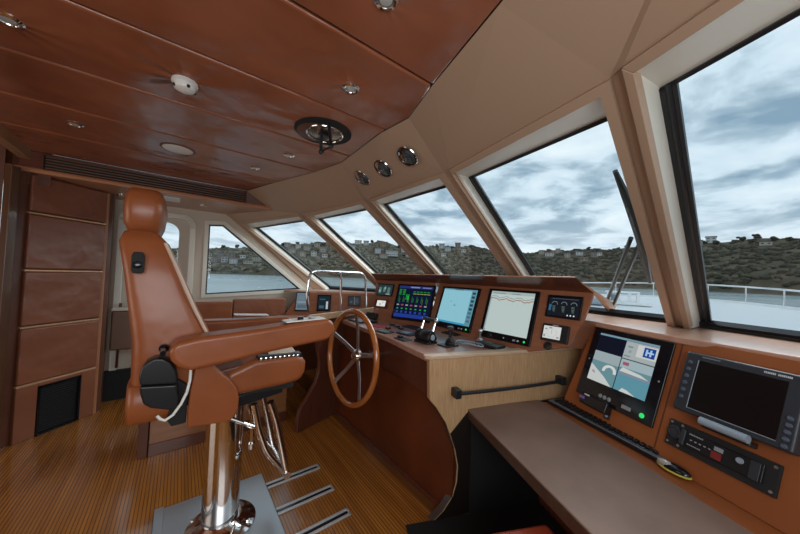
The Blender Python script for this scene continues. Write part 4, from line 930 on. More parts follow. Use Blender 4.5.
slab('tray', 'flat silver-grey tray on the port end of the counter behind wheel', 'tray', (1.50, 2.62), (.14, .22), GREY, .012, .1, [('insert', 0, 0, .10, .17, .002, GREYL)])
slab('cloth', 'small pink cloth on the counter seen through the top of the wheel', 'cloth', cz(377, 326), (.10, .17), mat('pink_cloth', (0.50, 0.07, 0.12), .8), .006, .1)
slab('sunglasses_case', 'black oval case lying on the pink cloth', 'case', (cz(371, 323)[0] + .02, cz(371, 323)[1]), (.06, .10), BLACK, .028, .15, bevel=.012)
for i, (x, y) in enumerate(((392, 325.5), (397, 327.2), (401, 329.4), (388, 329))):
    slab('switch', 'tiny black switch block in the cluster under the engine screen', 'switch', cz(x, y), (.035, .045), BLACK, .014, 0, [('toggle', 0, 0, .008, .012, .012, GREYL)], group='switch blocks under the engine screen')
# papers / cable heap and lever before the sounder
rp = cz(487, 347.5)
rm = thing('remote_control', 'black box-shaped wired remote lying before the depth sounder', 'remote control', (rp[0], rp[1], ZK))
mb = MB(); mb.box((rp[0] + .03, rp[1], ZK + .014), (.11, .19, .026)); obj('body', mb, BLACK, rm, bevel=.008)
mb = MB(); mb.box((rp[0] + .03, rp[1] + .02, ZK + .029), (.06, .10, .004)); obj('keypad', mb, GREY, rm, bevel=.001)
lp = cz(480, 343); lx, ly = lp[0] + .03, lp[1] + .02
lv = thing('thruster_lever', 'small chrome thruster lever standing between sounder and chart plotter', 'lever', (lx, ly, ZK))
mb = MB(); mb.lathe((lx, ly, ZK + .0006), (0, 0, 1), [(.026, 0), (.026, .02), (.018, .03)], 18); obj('base', mb, STEEL, lv)
mb = MB(); mb.tube([(lx, ly, ZK + .025), (lx, ly, ZK + .075)], .008, 10); mb.ball((lx, ly, ZK + .085), .018); obj('stick', mb, CHROME, lv)
cc = cz(463, 343.5); pts = [cc + V3(.05 * math.cos(t * 1.0) * (1 - t / 40), .07 * math.sin(t * 1.0) - .006 * t, .008 + .004 * math.sin(t * 2.1) + .0006 * t) for t in np.linspace(0, 19, 90)]
mb = MB(); mb.tube(pts, .0045, 8); tag(obj('coiled_cable', mb, GREYL), 'coiled grey cable on the counter between joystick and black remote', 'cable')
slab('papers', 'pale green papers at the starboard back corner of the counter', 'papers', (cz(508, 350)[0] - .01, cz(508, 350)[1] + .07), (.10, .13), mat('pale_paper', (0.42, 0.45, 0.38), .7), .006, .1)
for i, (x, y) in enumerate(((556, 347),)):
    u, v = CPL.uv(548, 346); mb = MB(); mb.lathe(CPL.p(u, v, .001), CPL.N, [(.026, 0), (.026, .006), (.02, .012), (.010, .014)], 22)
    tag(obj('compass_dial', mb, BLACK), 'black round dial half hidden behind oak end panel under the compass unit', 'dial')

# ================================================================== STEERING WHEEL
WC = V3(1.08, 2.006, .814); tau, yaw = .068, .04; RW = .347
fw = V3(math.cos(yaw), math.sin(yaw), 0); e1 = V3(-math.sin(yaw), math.cos(yaw), 0); e2 = V3(0, 0, 1) * math.cos(tau) + fw * math.sin(tau); wn = nrm(np.cross(e1, e2)); wn = wn if wn[0] > 0 else -wn
wh = thing('steering_wheel', 'varnished wooden steering wheel with five polished steel spokes', 'steering wheel', WC - V3(0, 0, RW))
mb = MB(); mb.tube([WC + RW * (math.cos(t) * e1 + math.sin(t) * e2) for t in np.linspace(0, 2 * math.pi, 64, endpoint=False)], .021, 14, closed=True); obj('rim', mb, RIMW, wh)
HC = WC + wn * .06
for k in range(5):
    t = math.radians(90 + 72 * k + 4) ; dpt = math.cos(t) * e1 + math.sin(t) * e2
    if k >= 0:
        a = HC + dpt * .04; b = WC + dpt * (RW - .012)
        sidev = -math.sin(t) * e1 + math.cos(t) * e2
        mb = MB(); m_ = (a + b) / 2 + wn * .01
        for (P, Q, w0, w1) in ((a, m_, .019, .016), (m_, b, .016, .019)):
            mb.add([P + sidev * w0 + wn * .005, P - sidev * w0 + wn * .005, P - sidev * w0 - wn * .005, P + sidev * w0 - wn * .005, Q + sidev * w1 + wn * .005, Q - sidev * w1 + wn * .005, Q - sidev * w1 - wn * .005, Q + sidev * w1 - wn * .005], [[0, 1, 5, 4], [1, 2, 6, 5], [2, 3, 7, 6], [3, 0, 4, 7], [0, 3, 2, 1], [4, 5, 6, 7]])
        obj('spoke', mb, STEEL, wh, bevel=.002, seg=1)
mb = MB(); mb.lathe(HC - wn * .035, wn, [(.020, 0), (.036, .004), (.040, .015), (.05, .025), (.052, .045), (.03, .05), (.026, .07)], 28); obj('hub', mb, CHROME, wh)
sh = MB(); sh.tube([HC + wn * .1, HC + wn * .34], .035, 16); obj('shaft', sh, CHERRY_D, wh)

# ================================================================== HELM CHAIR
YC = 1.9
chair = thing('helm_chair', 'tall saddle-brown leather helm chair on a chrome pedestal', 'chair', (.25, YC, .02))
def xz(P, Y): return [ony(x, y, Y)[[0, 2]] for x, y in P]
def side(name, P, y0, y1, m, bevel, seg=5, label=None, parent=None, px_y=None, mir=False):
    q = xz(P, y0 if px_y is None else px_y) if px_y != 'raw' else P
    mb = MB(); mb.prism([V3(a, y0, b) for a, b in q], (0, y1 - y0, 0)); return obj(name, mb, m, parent or chair, bevel=bevel, seg=seg, label=label)
y0, y1 = 1.62, 2.18
# backrest with gentle crown, built as a lofted grid: rear line, front line, slight narrowing upward
rear = [(-.148, .80), (-.150, .95), (-.155, 1.13), (-.170, 1.25), (-.193, 1.42), (-.217, 1.56), (-.205, 1.605)]
front = [(.06, .80), (.115, .95), (.135, 1.13), (.080, 1.25), (.012, 1.42), (-.045, 1.56), (-.085, 1.605)]
def loft(rows, n=18, pw=4.0):   # each row: (xr, xf, z, yl, yr) -> superellipse ring
    mb = MB(); vs = []; fs = []
    for (xr, xf, z, ya, yb) in rows:
        cx_, cy_ = (xr + xf) / 2, (ya + yb) / 2; rx, ry = (xf - xr) / 2, (yb - ya) / 2
        for k in range(n * 2):
            t = math.pi * k / n; c_, s_ = math.cos(t), math.sin(t)
            vs.append(V3(cx_ + rx * math.copysign(abs(c_) ** (2 / pw), c_), cy_ + ry * math.copysign(abs(s_) ** (2 / pw), s_), z))
    m2 = n * 2
    for i in range(len(rows) - 1):
        for k in range(m2): fs.append([i * m2 + k, i * m2 + (k + 1) % m2, (i + 1) * m2 + (k + 1) % m2, (i + 1) * m2 + k])
    fs += [list(range(m2))[::-1], list(range((len(rows) - 1) * m2, len(rows) * m2))]
    mb.add(vs, fs); return mb
rows = []
for i, ((xr, zr), (xf, zf)) in enumerate(zip(rear, front)):
    ins = [0.03, 0, 0, .005, .015, .03, .07][i]
    rows.append((xr, xf, zr, y0 + ins, y1 - ins))
rows.insert(0, (-.13, .03, .785, y0 + .05, y1 - .05)); rows.append((-.165, -.115, 1.622, y0 + .13, y1 - .13))
obj('backrest', loft(rows, 22, 7), L_SEAT, chair, smooth=True, angle=80)
rows = [(-.145, .03, .80, 1.60, 2.2), (-.152, .05, .82, 1.585, 2.215), (-.155, .06, .95, 1.585, 2.215), (-.150, .05, .97, 1.60, 2.2)]
pp_ = [(x - .012, 1.632, z) for x, z in front[1:6]]
obj('highlight_strip', MB().tube([(.108, 1.634, 1.0)] + pp_, .007, 8), mat('pale_highlight', (.55, .40, .30), .4), chair, label='pale strip painting the highlight down the front edge of the backrest')  # pale tube paints the highlight along the backrest's front edge
# headrest
hr = [(-.17, -.105, 1.60, .10), (-.200, -.085, 1.615, .05), (-.214, -.074, 1.65, .02), (-.218, -.066, 1.72, .01), (-.214, -.070, 1.772, .02), (-.200, -.084, 1.806, .05), (-.17, -.11, 1.820, .12)]
obj('headrest', loft([(a, b, z, 1.685 + i_ , 2.115 - i_) for a, b, z, i_ in hr], 20, 4.6), L_SEAT, chair, angle=80)
obj('neck', loft([(-.17, -.09, 1.58, 1.76, 2.04), (-.17, -.09, 1.64, 1.76, 2.04)], 12, 4), L_DARK, chair, angle=80)
# adjuster recess on the backrest flank
kx, kz_ = ony(138, 263, 1.615)[[0, 2]]
mb = MB(); mb.prism([V3(kx + a, 1.600, kz_ + b) for a, b in ((-.014, .046), (.014, .046), (.020, .03), (.020, -.03), (.014, -.043), (-.014, -.043), (-.020, -.03), (-.020, .03))], (0, .03, 0)); obj('adjuster_plate', mb, BLACKM, chair, bevel=.004)
mb = MB(); mb.lathe((kx, 1.6, kz_ - .008), (0, -1, 0), [(.017, 0), (.016, .008), (.012, .010)], 6); obj('adjuster_knob', mb, BLACKG, chair)
# armrests
AP = [(169, 352), (171, 346), (178, 341.5), (200, 336.5), (260, 328.5), (315, 320), (328, 318.5), (333, 323), (333, 332), (326, 339), (270, 351), (220, 363), (190, 370), (178, 366), (171, 360)]
arm = side('armrest', AP, 1.47, 1.60, L_SEAT, .042, 6, px_y=1.50)
aq = xz(AP, 1.50)
for_mirror = [V3(a, 2.22, b) for a, b in aq]
mb = MB(); far_p = [(x * .93 + .055, (z - 1.15) * .8 + 1.115 - (x) * .07) for x, z in aq]
mb.prism([V3(a, 2.22, b) for a, b in far_p], (0, .12, 0)); arm2 = obj('armrest', mb, L_SEAT, chair, bevel=.028, seg=5)
ta, tb = ony(286, 323, 1.5), ony(325, 319, 1.5)
td = nrm(tb - ta); tn = V3(-td[2], 0, td[0])
mb = MB(); mb.box((ta + tb) / 2 + V3(0, .035, 0) + tn * .003, (np.linalg.norm(tb - ta), .085, .006), (td, V3(0, 1, 0), tn)); cp_ = obj('control_plate', mb, WHITE, arm, bevel=.002, label='white control plate let into the armrest top')
mb = MB(); mb.lathe((ta + tb) / 2 + V3(-.02, .03, 0) + tn * .005, tn, [(.016, 0), (.017, .008), (.010, .014)], 14); obj('thumb_stick', mb, BLACKG, arm)
mb = MB(); mb.box((ta + tb) / 2 + V3(.045, .035, .004) + tn * .008, (.03, .05, .004), (td, V3(0, 1, 0), tn)); obj('key_strip', mb, STEEL, arm, bevel=.001)
fa = V3(.52, 2.28, far_p[6][1] + .0); mb = MB(); mb.box((.42, 2.28, 1.138), (.22, .07, .006), (nrm([1, 0, -.06]), V3(0, 1, 0), nrm([.06, 0, 1]))); obj('control_plate', mb, WHITE, arm2, bevel=.002)
# pivot bolt
bx, bz = ony(164, 348, 1.61)[[0, 2]]; mb = MB(); mb.lathe((bx, 1.63, bz), (0, -1, 0), [(.018, 0), (.018, .03), (.010, .035), (.010, .12)], 12); obj('armrest_pivot', mb, BLACKG, chair)
# seat
SP = [(228, 373), (243, 366), (256, 359.5), (275, 357), (298, 354.5), (305, 357), (307, 363), (306, 372), (302, 381), (285, 386), (262, 391), (240, 396), (226, 399), (214, 396)]
seat = side('seat', SP, 1.62, 2.18, L_SEAT, .034, 5, px_y=1.62)
mb = MB(); mb.prism([V3(a, b_, c) for a, b_, c in ((.0, 1.66, .82), (.54, 1.66, .80), (.54, 2.14, .80), (.0, 2.14, .82))], (0, 0, .04)); obj('seat_pan', mb, BLACKM, chair, bevel=.006)
mb = MB(); mb.prism([V3(.08, 1.72, .70), V3(.50, 1.72, .76), V3(.50, 2.08, .76), V3(.08, 2.08, .70)], (0, 0, .06)); obj('seat_frame', mb, BLACK, chair, bevel=.006)
mb = MB(); mb.prism([V3(x, 1.64, z) for x, z in ((.10, .95), (.34, .985), (.35, .96), (.10, .88))], (0, .52, 0)); obj('seat_rear', mb, L_DARK, chair, bevel=.01)
# studded belt along the front of the seat
b0, b1 = ony(258, 359.5, 1.63), ony(302, 355, 1.63)
mb = MB(); mb.prism([b0 + V3(0, 0, -.012), b1 + V3(0, 0, -.014), b1 + V3(0, 0, .012), b0 + V3(0, 0, .014)], (0, .06, 0)); blt = obj('belt', mb, BLACK, chair, bevel=.004, label='black belt with silver studs')
for i in range(9):
    q = b0 + (b1 - b0) * (i + .7) / 9.6; mb = MB(); mb.lathe(q + V3(0, .002, 0), (0, -1, 0), [(.009, 0), (.008, .004), (.003, .006)], 10); obj('stud', mb, CHROME, blt)
pp = ony(288, 352, 1.9)
mb = MB(); mb.add([(.36, 1.72, .992), (.50, 1.72, .996), (.50, 1.95, 1.045), (.36, 1.95, 1.03)], [[0, 1, 2, 3]]); mb2 = MB(); mb2.prism([V3(.40, 1.66, .999), V3(.54, 1.66, .999), V3(.55, 1.86, 1.02), V3(.41, 1.86, 1.03)], (0, 0, .006))
tag(obj('folded_paper', mb2, mat('tan_paper', (0.62, 0.50, 0.40), .7), bevel=.001), 'cream folded paper resting on the seat of the helm chair', 'paper')
# side bolster
BP = [(203, 352), (213, 366), (221, 373), (230, 380), (237, 389), (239, 398), (238, 408), (234, 417), (229, 421), (212, 424), (187, 428), (188, 410), (190, 390), (196, 365), (199, 352)]
side('side_bolster', BP, 1.565, 1.63, L_SEAT, .018, 4, px_y=1.57, label='orange-brown side flap below the armrest')
obj('side_bolster', MB().prism([V3(a, 2.17, b) for a, b in xz(BP, 1.57)], (0, .06, 0)), L_SEAT, chair, bevel=.018, seg=4)
# rear lower cover
rows = [(-.135, .0, .785, 1.64, 2.16), (-.157, .02, .80, 1.61, 2.19), (-.160, .03, .86, 1.605, 2.195), (-.158, .02, .945, 1.61, 2.19), (-.150, .0, .952, 1.63, 2.17)]
obj('lower_cover', loft(rows, 20, 8), L_SEAT, chair, angle=80)
# recliner cover
CPp = [(139, 378), (141, 369), (147, 362), (155, 358), (163, 358), (171, 362), (176, 369), (178, 378), (177, 384), (139.5, 386)]
side('recliner_cover', CPp, 1.545, 1.61, BLACK, .010, 4, px_y=1.55)
CPq = [(139.5, 386.5), (177, 384.5), (179, 400), (177, 408), (168, 410), (150, 408), (143, 404), (140, 394)]
side('recliner_cover', CPq, 1.540, 1.61, BLACK, .008, 4, px_y=1.545)
side('recliner_block', [(176, 378), (186, 384), (190, 392), (187, 405), (186, 423), (171, 427), (166, 420), (170, 408)], 1.60, 1.70, BLACKM, .006, 3, px_y=1.60)
cpx = [(191, 370), (190, 380), (187, 392), (181, 404), (173, 415), (165, 420.5), (160, 419), (157, 416)]
from mathutils.geometry import interpolate_bezier
pts = [ony(x, y, 1.535) for x, y in cpx]; pts[0][1] = 1.55
mb = MB(); mb.tube(pts, .0055, 8); obj('cable', mb, WHITE, chair, label='white cable looping below the armrest')
# pedestal
mb = MB(); mb.lathe((.25, YC, .02), (0, 0, 1), [(.175, 0), (.173, .008), (.15, .016), (.115, .034), (.098, .05)], 40); obj('base_flange', mb, CHROME, chair)
mb = MB(); mb.lathe((.243, YC, .05), (0, 0, 1), [(.092, 0), (.092, .65)], 40); obj('pedestal', mb, CHROME, chair)
mb = MB(); mb.tube([(.375, 1.86, .45), (.375, 1.86, .72)], .014, 10); mb.lathe((.375, 1.86, .42), (0, 0, 1), [(.018, 0), (.02, .03), (.014, .04)], 12); obj('lift_strut', mb, CHROME, chair)
for i_, (x_, y_) in enumerate(((.39, 1.82), (.32, 2.04), (.11, 1.80), (.12, 2.02))):
    mb = MB(); mb.lathe((x_, y_, .030), (0, 0, 1), [(.012, 0), (.011, .006)], 6); obj('flange_bolt', mb, STEEL, chair)
# footrest
fp = thing  # (parts below stay on the chair)
ft = MB(); 
def rnd(pts, k=6):
    out = [pts[0]]
    for a, b, c in zip(pts[:-2], pts[1:-1], pts[2:]):
        out += arc(a * .3 + b * .7, b, c * .3 + b * .7, k)
    return out + [pts[-1]]
P = rnd([ony(x, y, 1.75) for x, y in ((254, 404), (259, 430), (267, 453), (286, 473))])
Q = rnd([ony(x, y, 1.75) for x, y in ((270, 402), (276, 420), (281, 445), (286, 473))])
f1 = MB(); f1.tube(P, .017, 12); obj('footrest_tube', f1, CHROME, chair)
f1 = MB(); f1.tube(Q, .022, 12); obj('footrest_tube', f1, CHROME, chair)
dy = V3(0, .30, 0)
f1 = MB(); f1.tube([p + dy for p in P], .015, 12); obj('footrest_tube', f1, CHROME, chair)
f1 = MB(); f1.tube([p + dy for p in Q], .019, 12); obj('footrest_tube', f1, CHROME, chair)
e_ = Q[-1]; f1 = MB(); f1.tube([e_ - V3(0, .03, 0), e_ + V3(0, .33, 0)], .020, 12); obj('footrest_bar', f1, CHROME, chair)
f1 = MB(); f1.tube([ony(230, 419, 1.80), ony(256, 428, 1.78)], .009, 10); obj('footrest_link', f1, CHROME, chair)

# base plate on deck tracks
plate = thing('deck_plate', 'brushed steel deck plate under the helm chair pedestal', 'plate', (.26, 1.9, 0))
obj('plate', MB().box((.235, 1.9, .0105), (.58, .64, .019)), STEEL, plate, bevel=.003, seg=2)
obj('end_lip', MB().box((-.033, 1.9, .026), (.045, .64, .012)), STEEL, plate, bevel=.003, seg=2)
for i, (Y, x1_) in enumerate(((2.087, .893), (1.83, .888), (1.588, .887))):
    lab = ['farthest of the three slotted steel tracks running from deck plate to console', 'middle one of the three slotted steel tracks in the floor', 'nearest of the three slotted steel tracks in the floor'][i]
    t = thing('deck_track', lab, 'track', ((.53 + x1_) / 2, Y, 0), 'chair tracks in the floor')
    mb = MB()
    for dy_ in (-.021, .021): mb.box(((.53 + x1_) / 2, Y + dy_, .005), (x1_ - .53, .017, .009))
    mb.box((x1_ - .004, Y, .005), (.012, .055, .009))
    obj('rail', mb, mat('track_aluminium', (0.72, 0.72, 0.72), .3, .55), t, bevel=.002, seg=1)
    obj('slot', MB().box(((.53 + x1_) / 2 - .002, Y, .002), (x1_ - .535, .024, .003)), BLACKG, t, smooth=False)

# ================================================================== CEILING FITTINGS
def down_light(x, y, label, r=.041):
    c = onz(x, y, ZC); t = thing('ceiling_spotlight', label, 'spotlight', c - V3(0, 0, .012), 'recessed ceiling spotlights')
    mb = MB(); mb.lathe(c - V3(0, 0, .0), (0, 0, -1), [(r, 0), (r * 1.02, .004), (r * .85, .010), (r * .66, .008), (r * .6, .002)], 24); obj('trim_ring', mb, CHROME, t)
    mb = MB(); mb.lathe(c, (0, 0, -1), [(r * .58, .001), (r * .5, .006), (r * .2, .008)], 18); obj('lens', mb, mat('lamp_lens', (0.5, 0.5, 0.48), .15, .2), t)
    return t
down_light(351, 88, 'chrome spotlight in ceiling leather above and right of the round hatch')
down_light(386, -1, 'chrome spotlight cut by the upper picture edge')
down_light(289, 155, 'chrome spotlight left of the round hatch, near the air grille end')
down_light(255, 167.5, 'small chrome spotlight next to the soffit, nearest the cove')
down_light(75, 124, 'dim chrome spotlight at far left, above the leather bulkhead')
down_light(8, 19, 'spotlight in dark ceiling corner at upper left')
SP_ = onz(178, 149, ZC)
spk = thing('ceiling_speaker', 'flat white round speaker flush in the leather ceiling', 'speaker', SP_ - V3(0, 0, .008))
mb = MB(); mb.lathe(SP_, (0, 0, -1), [(.098, 0), (.098, .004), (.090, .006)], 40); obj('grille', mb, WHITE, spk)
mb = MB(); mb.lathe(SP_, (0, 0, -1), [(.108, 0), (.108, .002), (.099, .005)], 40); obj('rim', mb, L_DARK, spk)
SD = onz(185, 82, ZC)
sd = thing('smoke_detector', 'white domed smoke detector on the leather ceiling', 'smoke detector', SD - V3(0, 0, .05))
mb = MB(); mb.lathe(SD, (0, 0, -1), [(.052, 0), (.054, .012), (.048, .016)], 32); obj('base', mb, WHITE, sd)
mb = MB(); mb.lathe(SD, (0, 0, -1), [(.046, .014), (.046, .028), (.040, .040), (.024, .048), (.005, .050)], 32); obj('dome', mb, WHITE, sd)
for a in (0, 90, 180, 270):
    mb = MB(); q = SD + V3(.042 * math.cos(math.radians(a + 20)), .042 * math.sin(math.radians(a + 20)), -.034); mb.ball(q, .008, 8, 6); obj('sensor_slot', mb, BLACK, sd)
# round hatch with searchlight handles
HT = onz(323.5, 132, ZC)
ht = thing('searchlight_control', 'round dark ceiling well holding chrome ring and black folding handle', 'control', HT - V3(0, 0, .01))
mb = MB(); mb.lathe(HT, (0, 0, -1), [(.178, 0), (.178, .004), (.168, .006)], 48); obj('well', mb, BLACKM, ht)
mb = MB(); mb.lathe(HT + V3(-.03, .03, 0), (0, 0, -1), [(.132, .005), (.11, .008)], 48); obj('well_floor', mb, L_DARK, ht)
rc_ = HT + V3(.01, 0, -.012)
mb = MB(); mb.tube([rc_ + V3(.112 * math.cos(t), .112 * math.sin(t), 0) for t in np.linspace(0, 2 * math.pi, 40, endpoint=False)], .006, 8, closed=True); obj('chrome_ring', mb, CHROME, ht)
mb = MB(); mb.lathe(rc_ + V3(0, 0, .004), (0, 0, -1), [(.106, 0), (.09, .004), (.03, .006)], 36); obj('dish', mb, mat('smoky_dish', (0.22, 0.18, 0.15), .2, .8), ht)
mb = MB(); mb.box(rc_ + V3(.0, .01, -.016), (.05, .09, .014)); obj('bracket', mb, BLACK, ht, bevel=.003)
h1, h2 = onz(321, 152, 2.245), onz(331, 146.5, 2.25)
r1, r2 = onz(321, 133, 2.335), onz(329, 124, 2.335)
for a, b in ((r1, h1), (r2, h2)):
    mb = MB(); mb.tube([a, b], .010, 8); obj('handle_arm', mb, BLACK, ht)
mb = MB(); mb.tube([h1, h2], .006, 8); mb.ball(h1, .016, 10, 6); mb.ball(h2, .016, 10, 6); obj('handle_grip', mb, BLACK, ht)
# three round eyeball vents in the cove above the centre pane
def onplane3(x, y, A, B, C): n = np.cross(B - A, C - A); n = nrm(n); return onp(x, y, A, n), (n if n[2] < 0 else -n)
for (x, y, lab) in ((362, 178, 'leftmost and smallest looking of three chrome vents in beige cove'), (383, 168.5, 'middle one of three round chrome vents in beige cove'), (407.5, 156.5, 'rightmost of three round chrome vents in beige cove')):
    q, n_ = onplane3(x, y, E3, O[3][0], E4)
    t = thing('eyeball_vent', lab, 'vent', q, 'round vents in the cove')
    mb = MB(); mb.lathe(q + n_ * -.004, n_, [(.076, 0), (.078, .006), (.074, .012), (.067, .012), (.064, .002)], 32); obj('bezel', mb, CHROME, t)
    dn_ = nrm(n_ + V3(-.25, .35, -.1)); mb = MB(); mb.lathe(q - dn_ * .012, dn_, [(.062, 0), (.060, .014), (.052, .022), (.048, .016)], 28); obj('nozzle', mb, GREY, t)
    mb = MB(); mb.lathe(q, dn_, [(.048, .0), (.048, .010)], 24)
    for k in range(5): mb.box(q + dn_ * .012 + V3(0, 0, -.022 + k * .011), (.004, .07, .003), None)
    obj('core', mb, BLACK, t)
# soffit lamps on the underside
for (x, y, lab) in ((122, 195.5, 'recessed lamp in the soffit underside left of the headrest'), (203, 206, 'recessed lamp in the soffit underside above the side window')):
    c = onz(x, y, ZSOF - .006); t = thing('soffit_lamp', lab, 'lamp', c)
    mb = MB(); mb.lathe(c, (0, 0, -1), [(.045, 0), (.045, .003), (.036, .005)], 24); obj('trim_ring', mb, CHROME, t)
    mb = MB(); mb.lathe(c, (0, 0, -1), [(.034, 0), (.030, .004)], 20); obj('lens', mb, mat('lamp_glass', (0.5, 0.45, 0.38), .2), t)
PNL = onz(168, 198, ZSOF - .006)
mb = MB(); mb.box(PNL + V3(0, 0.05, 0), (.20, .22, .006)); tag(obj('light_panel', mb, WHITE, bevel=.002), 'flat white light panel in soffit underside right of the headrest', 'light panel')

# ================================================================== PORT SIDE FURNITURE
cab = thing('low_cabinet', 'low brown wood cabinet standing on the floor behind the helm chair', 'cabinet', (.3, 3.1, 0))
obj('side_post', MB().box((-.165, 3.1, .24), (.06, .36, .48)), L_DARK, cab, bevel=.006)
obj('front_panel', MB().box((.38, 3.1, .24), (1.02, .34, .46)), wood('cabinet_wood', (0.24, 0.095, 0.035), (0.31, 0.13, 0.05), .35, (1, 1, 5)), cab, bevel=.004)
obj('plinth', MB().box((.38, 2.922, .045), (1.02, .015, .09)), CHERRY_D, cab, bevel=.003)
obj('top', MB().box((.33, 3.1, .49), (1.12, .40, .03)), CHERRY_D, cab, bevel=.005)
st = thing('leather_ledge', 'brown leather padded ledge along the port side below the triangular window', 'seat back', (.8, 4.3, 0))
def pad(x0, x1, zt, d, m, lab): return obj('pad', MB().box(((x0 + x1) / 2, 4.2 + d / 2, zt - .17), (x1 - x0, .10, .34)), m, st, bevel=.02, seg=4, label=lab)
pad(.14, .545, 1.055, .0, L_SEAT, 'lighter brown pad'); pad(.555, 1.20, 1.085, .02, L_WALL, 'dark brown pad')
obj('carcass', MB().box((1.02, 4.31, .45), (1.9, .12, .90)), CHERRY_D, st, bevel=.004)
pk = thing('door_pocket', 'brown box-shaped pocket on the port door left of helm chair', 'pocket', (-.47, YP - .1, .55))
obj('body', MB().box((-.41, YP - .06, .76), (.30, .11, .42)), mat('pocket_brown', (0.16, 0.085, 0.055), .5), pk, bevel=.02, seg=3)
obj('lid', MB().box((-.41, YP - .06, .985), (.31, .12, .03)), WHITE_R, pk, bevel=.01)
mb = MB(); mb.lathe((-.42, YP - .09, .545), (0, 0, 1), [(.014, 0), (.018, .01), (.01, .02), (.008, .03)], 12); obj('latch_knob', mb, CHROME, pk)
# stool edge at the bottom of the picture
sc_ = onz(505, 545, .46)
sq = [onz(470, 534, .46), onz(543, 521, .46)]; sdv = nrm(sq[1] - sq[0]); snv = V3(sdv[1], -sdv[0], 0); snv = snv if snv[0] < 0 or True else snv
if snv @ (EYE - sq[0]) < 0: snv = -snv
stool = thing('stool', 'orange-red leather stool cushion just entering the bottom edge', 'stool', (sq[0] + sq[1]) / 2 + snv * .17 - V3(0, 0, .46))
ctr = (sq[0] + sq[1]) / 2 + snv * .17
mb = MB(); mb.box(lowz(ctr, .42), (.36, .34, .08), (sdv, snv, V3(0, 0, 1))); obj('cushion', mb, leather('red_leather', (0.30, 0.045, 0.02), (0.36, 0.06, 0.025), .35, .1, 5), stool, bevel=.025, seg=4)
for a in (-1, 1):
    for b in (-1, 1):
        mb = MB(); q = ctr + sdv * .14 * a + snv * .13 * b; mb.tube([lowz(q, 0), lowz(q, .385)], .014, 10); obj('leg', mb, CHROME, stool)

# ================================================================== OUTSIDE
# wipers in front of pane 4
w4 = WIN[4]; wpn = w4['n']; wpl = w4['A'] - wpn * .09
wq = lambda x, y, o=0: onp(x, y, wpl - wpn * o, wpn)
wp1 = thing('windscreen_wiper', 'parked black wiper with twin arms outside the largest full pane', 'wiper', wq(614, 300))
for P in (((607, 301), (631, 238)), ((613, 306), (639, 245))):
    mb = MB(); a, b = wq(*P[0]), wq(*P[1]); mb.tube([a, b], .013, 8); obj('arm', mb, GUN, wp1)
mb = MB(); mb.tube([wq(615, 171, -.02), wq(630, 205, -.02), wq(640, 235, -.02), wq(650, 282, -.02)], [.012, .026, .028, .012], 8); obj('blade', mb, RUBBER, wp1)
mb = MB(); mb.tube([wq(623, 190), wq(636, 222), wq(644, 250)], [.012, .024, .012], 8); obj('blade_bridge', mb, GUN, wp1)
# foredeck
DZ = 1.02
def hb_(x): # half beam
    t = (x - 3.0) / 10.0; return 3.15 * (1 - max(0, t) ** 2.3) ** .62 if t < 1 else 0
xs_ = [2.3, 3, 4, 5, 6, 7, 8, 9, 10, 10.8, 11.6, 12.3, 12.7, 12.95, 13.0]
CYB = 1.85
port = [V3(x, CYB + hb_(x), DZ + .02 * (x - 3) / 10) for x in xs_]; stb = [V3(x, CYB - hb_(x), DZ + .02 * (x - 3) / 10) for x in xs_]
mb = MB()
for i in range(len(xs_) - 1): mb.quad(stb[i], stb[i + 1], port[i + 1], port[i])
for L2 in (port, stb):
    for i in range(len(xs_) - 1): mb.quad(L2[i], L2[i + 1], L2[i + 1] - V3(.6, 0, 3), L2[i] - V3(.6, 0, 3))
struct('foredeck', mb, PAINT, smooth=False)
mb = MB()
for i in range(len(xs_) - 1):
    mb.prism([stb[i], stb[i + 1], stb[i + 1] + V3(-.06, .1, 0), stb[i] + V3(-.06, .1, 0)], (0, 0, .05)); mb.prism([port[i], port[i + 1], port[i + 1] + V3(-.06, -.1, 0), port[i] + V3(-.06, -.1, 0)], (0, 0, .05))
struct('toe_rail', mb, PAINT, smooth=False)
br = thing('bow_rail', 'polished steel rail curving round the white foredeck', 'rail', (8, CYB, DZ))
def rz(x): return 1.33 + .19 * min(1, max(0, (x - 7) / 6))
outl = [V3(x, CYB - hb_(x) + .08, rz(x)) for x in xs_[:-1]] + [V3(12.95, CYB, rz(13))] + [V3(x, CYB + hb_(x) - .08, rz(x)) for x in xs_[:-1] if x >= 6][::-1]
mb = MB(); mb.tube(outl, .022, 8); obj('top_rail', mb, CHROME, br)
for x in (4, 6, 7.6, 9, 10.4, 11.6, 12.6):
    for s_ in (-1, 1):
        if s_ == 1 and x < 6: continue
        mb = MB(); y_ = CYB + s_ * (hb_(x) - .08); mb.tube([(x, y_, DZ), (x, y_, rz(x))], .016, 8); obj('post', mb, CHROME, br)
